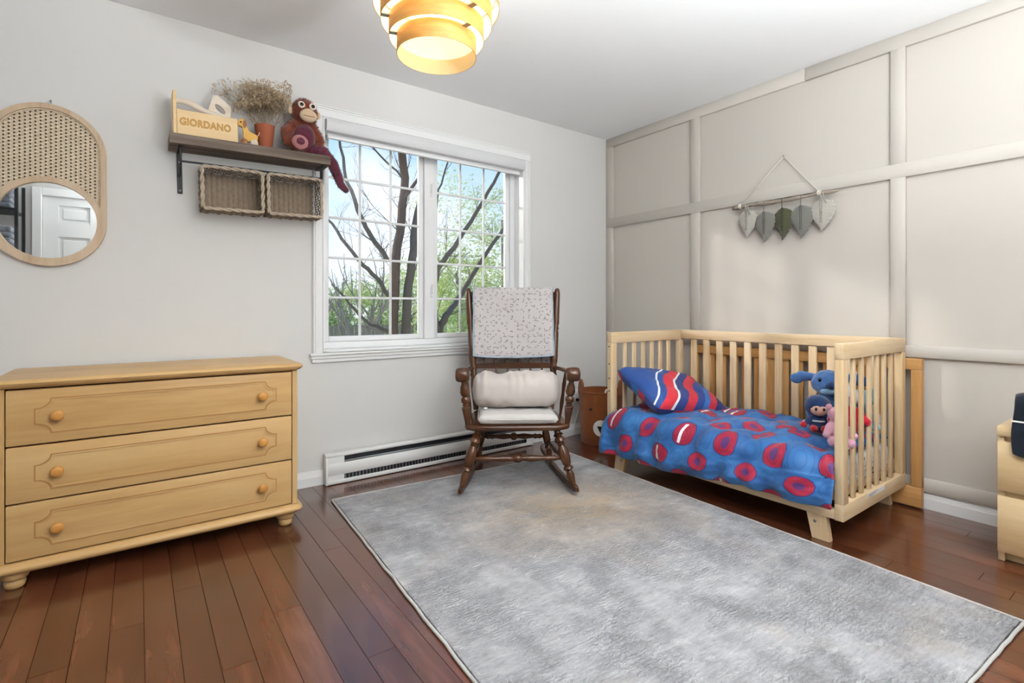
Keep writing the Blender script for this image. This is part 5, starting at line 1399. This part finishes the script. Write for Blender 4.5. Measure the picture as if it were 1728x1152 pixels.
# ================================================================== OUTDOORS
GZ = -1.05
gd = tag(box('ground', M['grass'], None, -60, 70, 1.2, 120, GZ - .2, GZ), 'pale spring lawn beyond the window', kind='structure')
def OW(u, v, y): return on_plane(u, v, 1, y)
rt = random.Random(21)
def twigs(bm, p, d, L, r, lev, spread=.55):
    n = 4; pts = [p]; dd = d.copy()
    for k in range(n):
        dd = (dd + Vector((rt.uniform(-1, 1), rt.uniform(-1, 1), rt.uniform(-.7, 1))) * .16).normalized(); pts.append(pts[-1] + dd * L / n)
    tube(bm, pts, [r * (1 - .6 * k / n) for k in range(n + 1)], 5 if lev > 0 else 4, False)
    if lev > 0:
        for _ in range(rt.choice((3, 4))):
            k = rt.randint(1, n); nd = (dd + Vector((rt.uniform(-1, 1), rt.uniform(-1, 1), rt.uniform(-.6, 1))) * spread).normalized(); twigs(bm, pts[k], nd, L * rt.uniform(.5, .75), r * .5, lev - 1, spread)
def limbline(bm, uvs, y, w0, w1, seg=8, tw=0, lev=1, tl=.5):
    pts = [OW(u, v, y + .15 * math.sin(i * 1.7)) for i, (u, v) in enumerate(uvs)]
    dense = []
    for a, b in zip(pts, pts[1:]):
        for q in range(3): dense.append(a.lerp(b, q / 3) + Vector((rt.uniform(-1, 1), rt.uniform(-1, 1), rt.uniform(-1, 1))) * .012)
    dense.append(pts[-1]); n = len(dense)
    tube(bm, dense, [w0 + (w1 - w0) * k / (n - 1) for k in range(n)], seg)
    for _ in range(tw):
        k = rt.randint(0, n - 2); t = (dense[k + 1] - dense[k]).normalized()
        nd = (t * .4 + Vector((rt.uniform(-1, 1), rt.uniform(-.6, .6), rt.uniform(-.4, 1)))).normalized()
        twigs(bm, dense[k], nd, tl * rt.uniform(.6, 1.3), max(.003, min(.007, (w0 + (w1 - w0) * k / n) * .16)), lev)
base = lambda u, y: [(u, 600), ]
t1 = empty('bare_tree', OW(675, 640, 3.2), label='dark twin-trunked bare tree close outside the left sash', cat='tree')
t1.location.z = GZ
def tp(name, bmx, m, par, off):
    o = obj(name, bmx, m, par, True); o.location = -Vector(off.location); return o
bm = B(); limbline(bm, [(667, 700), (664, 600), (664, 520), (668, 440), (678, 370), (683, 300), (678, 240), (672, 170)], 3.2, .062, .05, 10, 9, 2, .4); tp('trunk', bm, M['bark_red'], t1, t1)
bm = B(); limbline(bm, [(682, 700), (684, 590), (688, 500), (695, 440), (702, 380), (712, 320), (722, 220)], 3.1, .068, .035, 10, 8, 2, .4); tp('trunk', bm, M['bark'], t1, t1)
bm = B(); limbline(bm, [(654, 440), (624, 394), (604, 354), (586, 306), (574, 246), (566, 170)], 3.0, .034, .012, 8, 10, 2, .36); tp('branch', bm, M['bark'], t1, t1)
bm = B(); limbline(bm, [(657, 500), (636, 470), (612, 446), (584, 414), (560, 378), (540, 350)], 2.9, .032, .012, 8, 10, 2, .36); tp('branch', bm, M['bark'], t1, t1)
bm = B(); limbline(bm, [(686, 330), (706, 300), (716, 262), (724, 220)], 3.2, .022, .014, 8, 4, 1, .4); tp('branch', bm, M['bark_red'], t1, t1)
bm = B(); limbline(bm, [(680, 300), (648, 270), (622, 240), (604, 200)], 3.2, .016, .006, 6, 6, 1, .4); tp('branch', bm, M['bark'], t1, t1)
bm = B(); limbline(bm, [(656, 560), (625, 548), (605, 530), (580, 500), (560, 480)], 3.0, .022, .010, 6, 10, 2, .36); tp('branch', bm, M['bark'], t1, t1)
bm = B(); limbline(bm, [(664, 460), (672, 430), (676, 400), (668, 380)], 3.3, .014, .006, 6, 10, 2, .36); tp('branch', bm, M['bark'], t1, t1)
t2 = empty('leaning_tree', OW(738, 640, 3.6), label='dark leaning tree with diagonal limbs outside the right sash', cat='tree'); t2.location.z = GZ
bm = B(); limbline(bm, [(732, 700), (738, 590), (741, 556), (752, 532), (768, 514), (784, 486), (808, 446), (842, 396), (872, 350)], 3.6, .066, .02, 10, 12, 2, .42); tp('trunk', bm, M['bark'], t2, t2)
bm = B(); limbline(bm, [(738, 560), (728, 500), (738, 454), (756, 430), (784, 390), (816, 338), (842, 294), (868, 240)], 3.5, .05, .018, 10, 12, 2, .42); tp('branch', bm, M['bark'], t2, t2)
bm = B(); limbline(bm, [(728, 400), (740, 320), (752, 288), (770, 230)], 3.5, .018, .008, 6, 7, 1, .5); tp('branch', bm, M['bark'], t2, t2)
far = [(570, 9.0, 'slim bare grey tree at the left edge of the window view'), (590, 11.0, 'pale thin-stemmed bare tree beyond the twin trunks'), (612, 8.0, 'bare branching sapling left of the twin trunks'), (632, 13.0, 'distant bare tree low between the twin trunks'), (770, 12.0, 'distant bare tree behind the leaning limbs')]
for u, y, lab in far:
    e_ = empty('distant_bare_tree', OW(u, 600, y), label=lab, cat='tree', group='bare trees beyond the window'); e_.location.z = GZ; b0 = Vector(e_.location)
    bm = B()
    for q in range(2):
        lean = Vector((rt.uniform(-.25, .25), rt.uniform(-.2, .2), 1)).normalized()
        twigs(bm, Vector((rt.uniform(-.1, .1), 0, -.02)), lean, y * .17, y * .006, 2, .6)
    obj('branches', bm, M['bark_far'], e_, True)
def leafy(u, y, hgt, wid, m, lab, n=5200, ls=.09):
    e_ = empty('leafy_tree', OW(u, 600, y), label=lab, cat='tree', group='leafy trees beyond the window'); e_.location.z = GZ
    bm = B(); tube(bm, [(0, 0, -.02), (.1, 0, hgt * .3), (0, .1, hgt * .75)], [hgt * .03, hgt * .022, hgt * .008], 8); obj('trunk', bm, M['bark_far'], e_, True)
    verts, faces = [], []
    cl = [(Vector((rt.gauss(0, .42) * wid, rt.gauss(0, .4) * wid, hgt * rt.uniform(.18, .98))), rt.uniform(.18, .34) * wid) for _ in range(34)]
    for k in range(n):
        c, r = rt.choice(cl); p = c + Vector((rt.gauss(0, 1), rt.gauss(0, 1), rt.gauss(0, .8))) * r * .6
        if p.z < .05: p.z = .05 + abs(p.z)
        a = Vector((rt.uniform(-1, 1), rt.uniform(-1, 1), rt.uniform(-1, 1))).normalized(); b = a.orthogonal().normalized(); s_ = ls * rt.uniform(.6, 1.3)
        i = len(verts); verts += [p - a * s_, p + b * s_ * .5, p + a * s_, p - b * s_ * .5]; faces.append((i, i + 1, i + 2, i + 3))
    me = bpy.data.meshes.new('foliage'); me.from_pydata(verts, [], faces); me.materials.append(m)
    o = bpy.data.objects.new('foliage', me); COL.objects.link(o); o.parent = e_; o['kind'] = 'stuff'; return e_
leafy(850, 14, 7.6, 2.6, M['leaf_b'], 'tall pale yellow-green tree filling the right sash', 9000, .075)
leafy(772, 16, 4.8, 2.3, M['leaf_a'], 'yellow-green bushy tree low behind the leaning limbs', 7000, .085)
leafy(800, 10, 2.6, 1.2, M['leaf_c'], 'dark green bush at the foot of the right sash', 4200, .06)
leafy(640, 26, 3.4, 2.6, M['leaf_a'], 'small yellow-green tree far behind the twin trunks', 3200, .12)
leafy(575, 30, 3.2, 3.2, M['leaf_c'], 'dark green hedge tree far off at the left of the view', 2600, .13)
leafy(712, 24, 4.0, 2.2, M['leaf_b'], 'pale tree far off beside the window mullion', 3200, .11)
leafy(505, 33, 3.6, 3.0, M['leaf_a'], 'rounded yellow-green tree left of the window view, past the hedge tree', 2600, .13)
leafy(440, 31, 3.3, 3.2, M['leaf_c'], 'dark green tree further left along the fence line', 2600, .13)
leafy(370, 29, 4.2, 3.0, M['leaf_b'], 'pale tree at the far left end of the fence line', 2600, .13)
leafy(300, 27, 3.2, 3.0, M['leaf_c'], 'low dark bush beyond the far left end of the fence', 2400, .13)
fn = empty('garden_fence', OW(640, 600, 22), label='weathered board fence far across the lawn', cat='fence'); fn.location.z = GZ
b0 = None
for k in range(110):
    b_ = obj('board', bx(B(), -.09, .09, -.012, .012, 0, 1.25), M['fence'], fn) if b0 is None else inst(b0, fn)
    b0 = b0 or b_; b_.location = (-18 + k * .2, 0, .001)
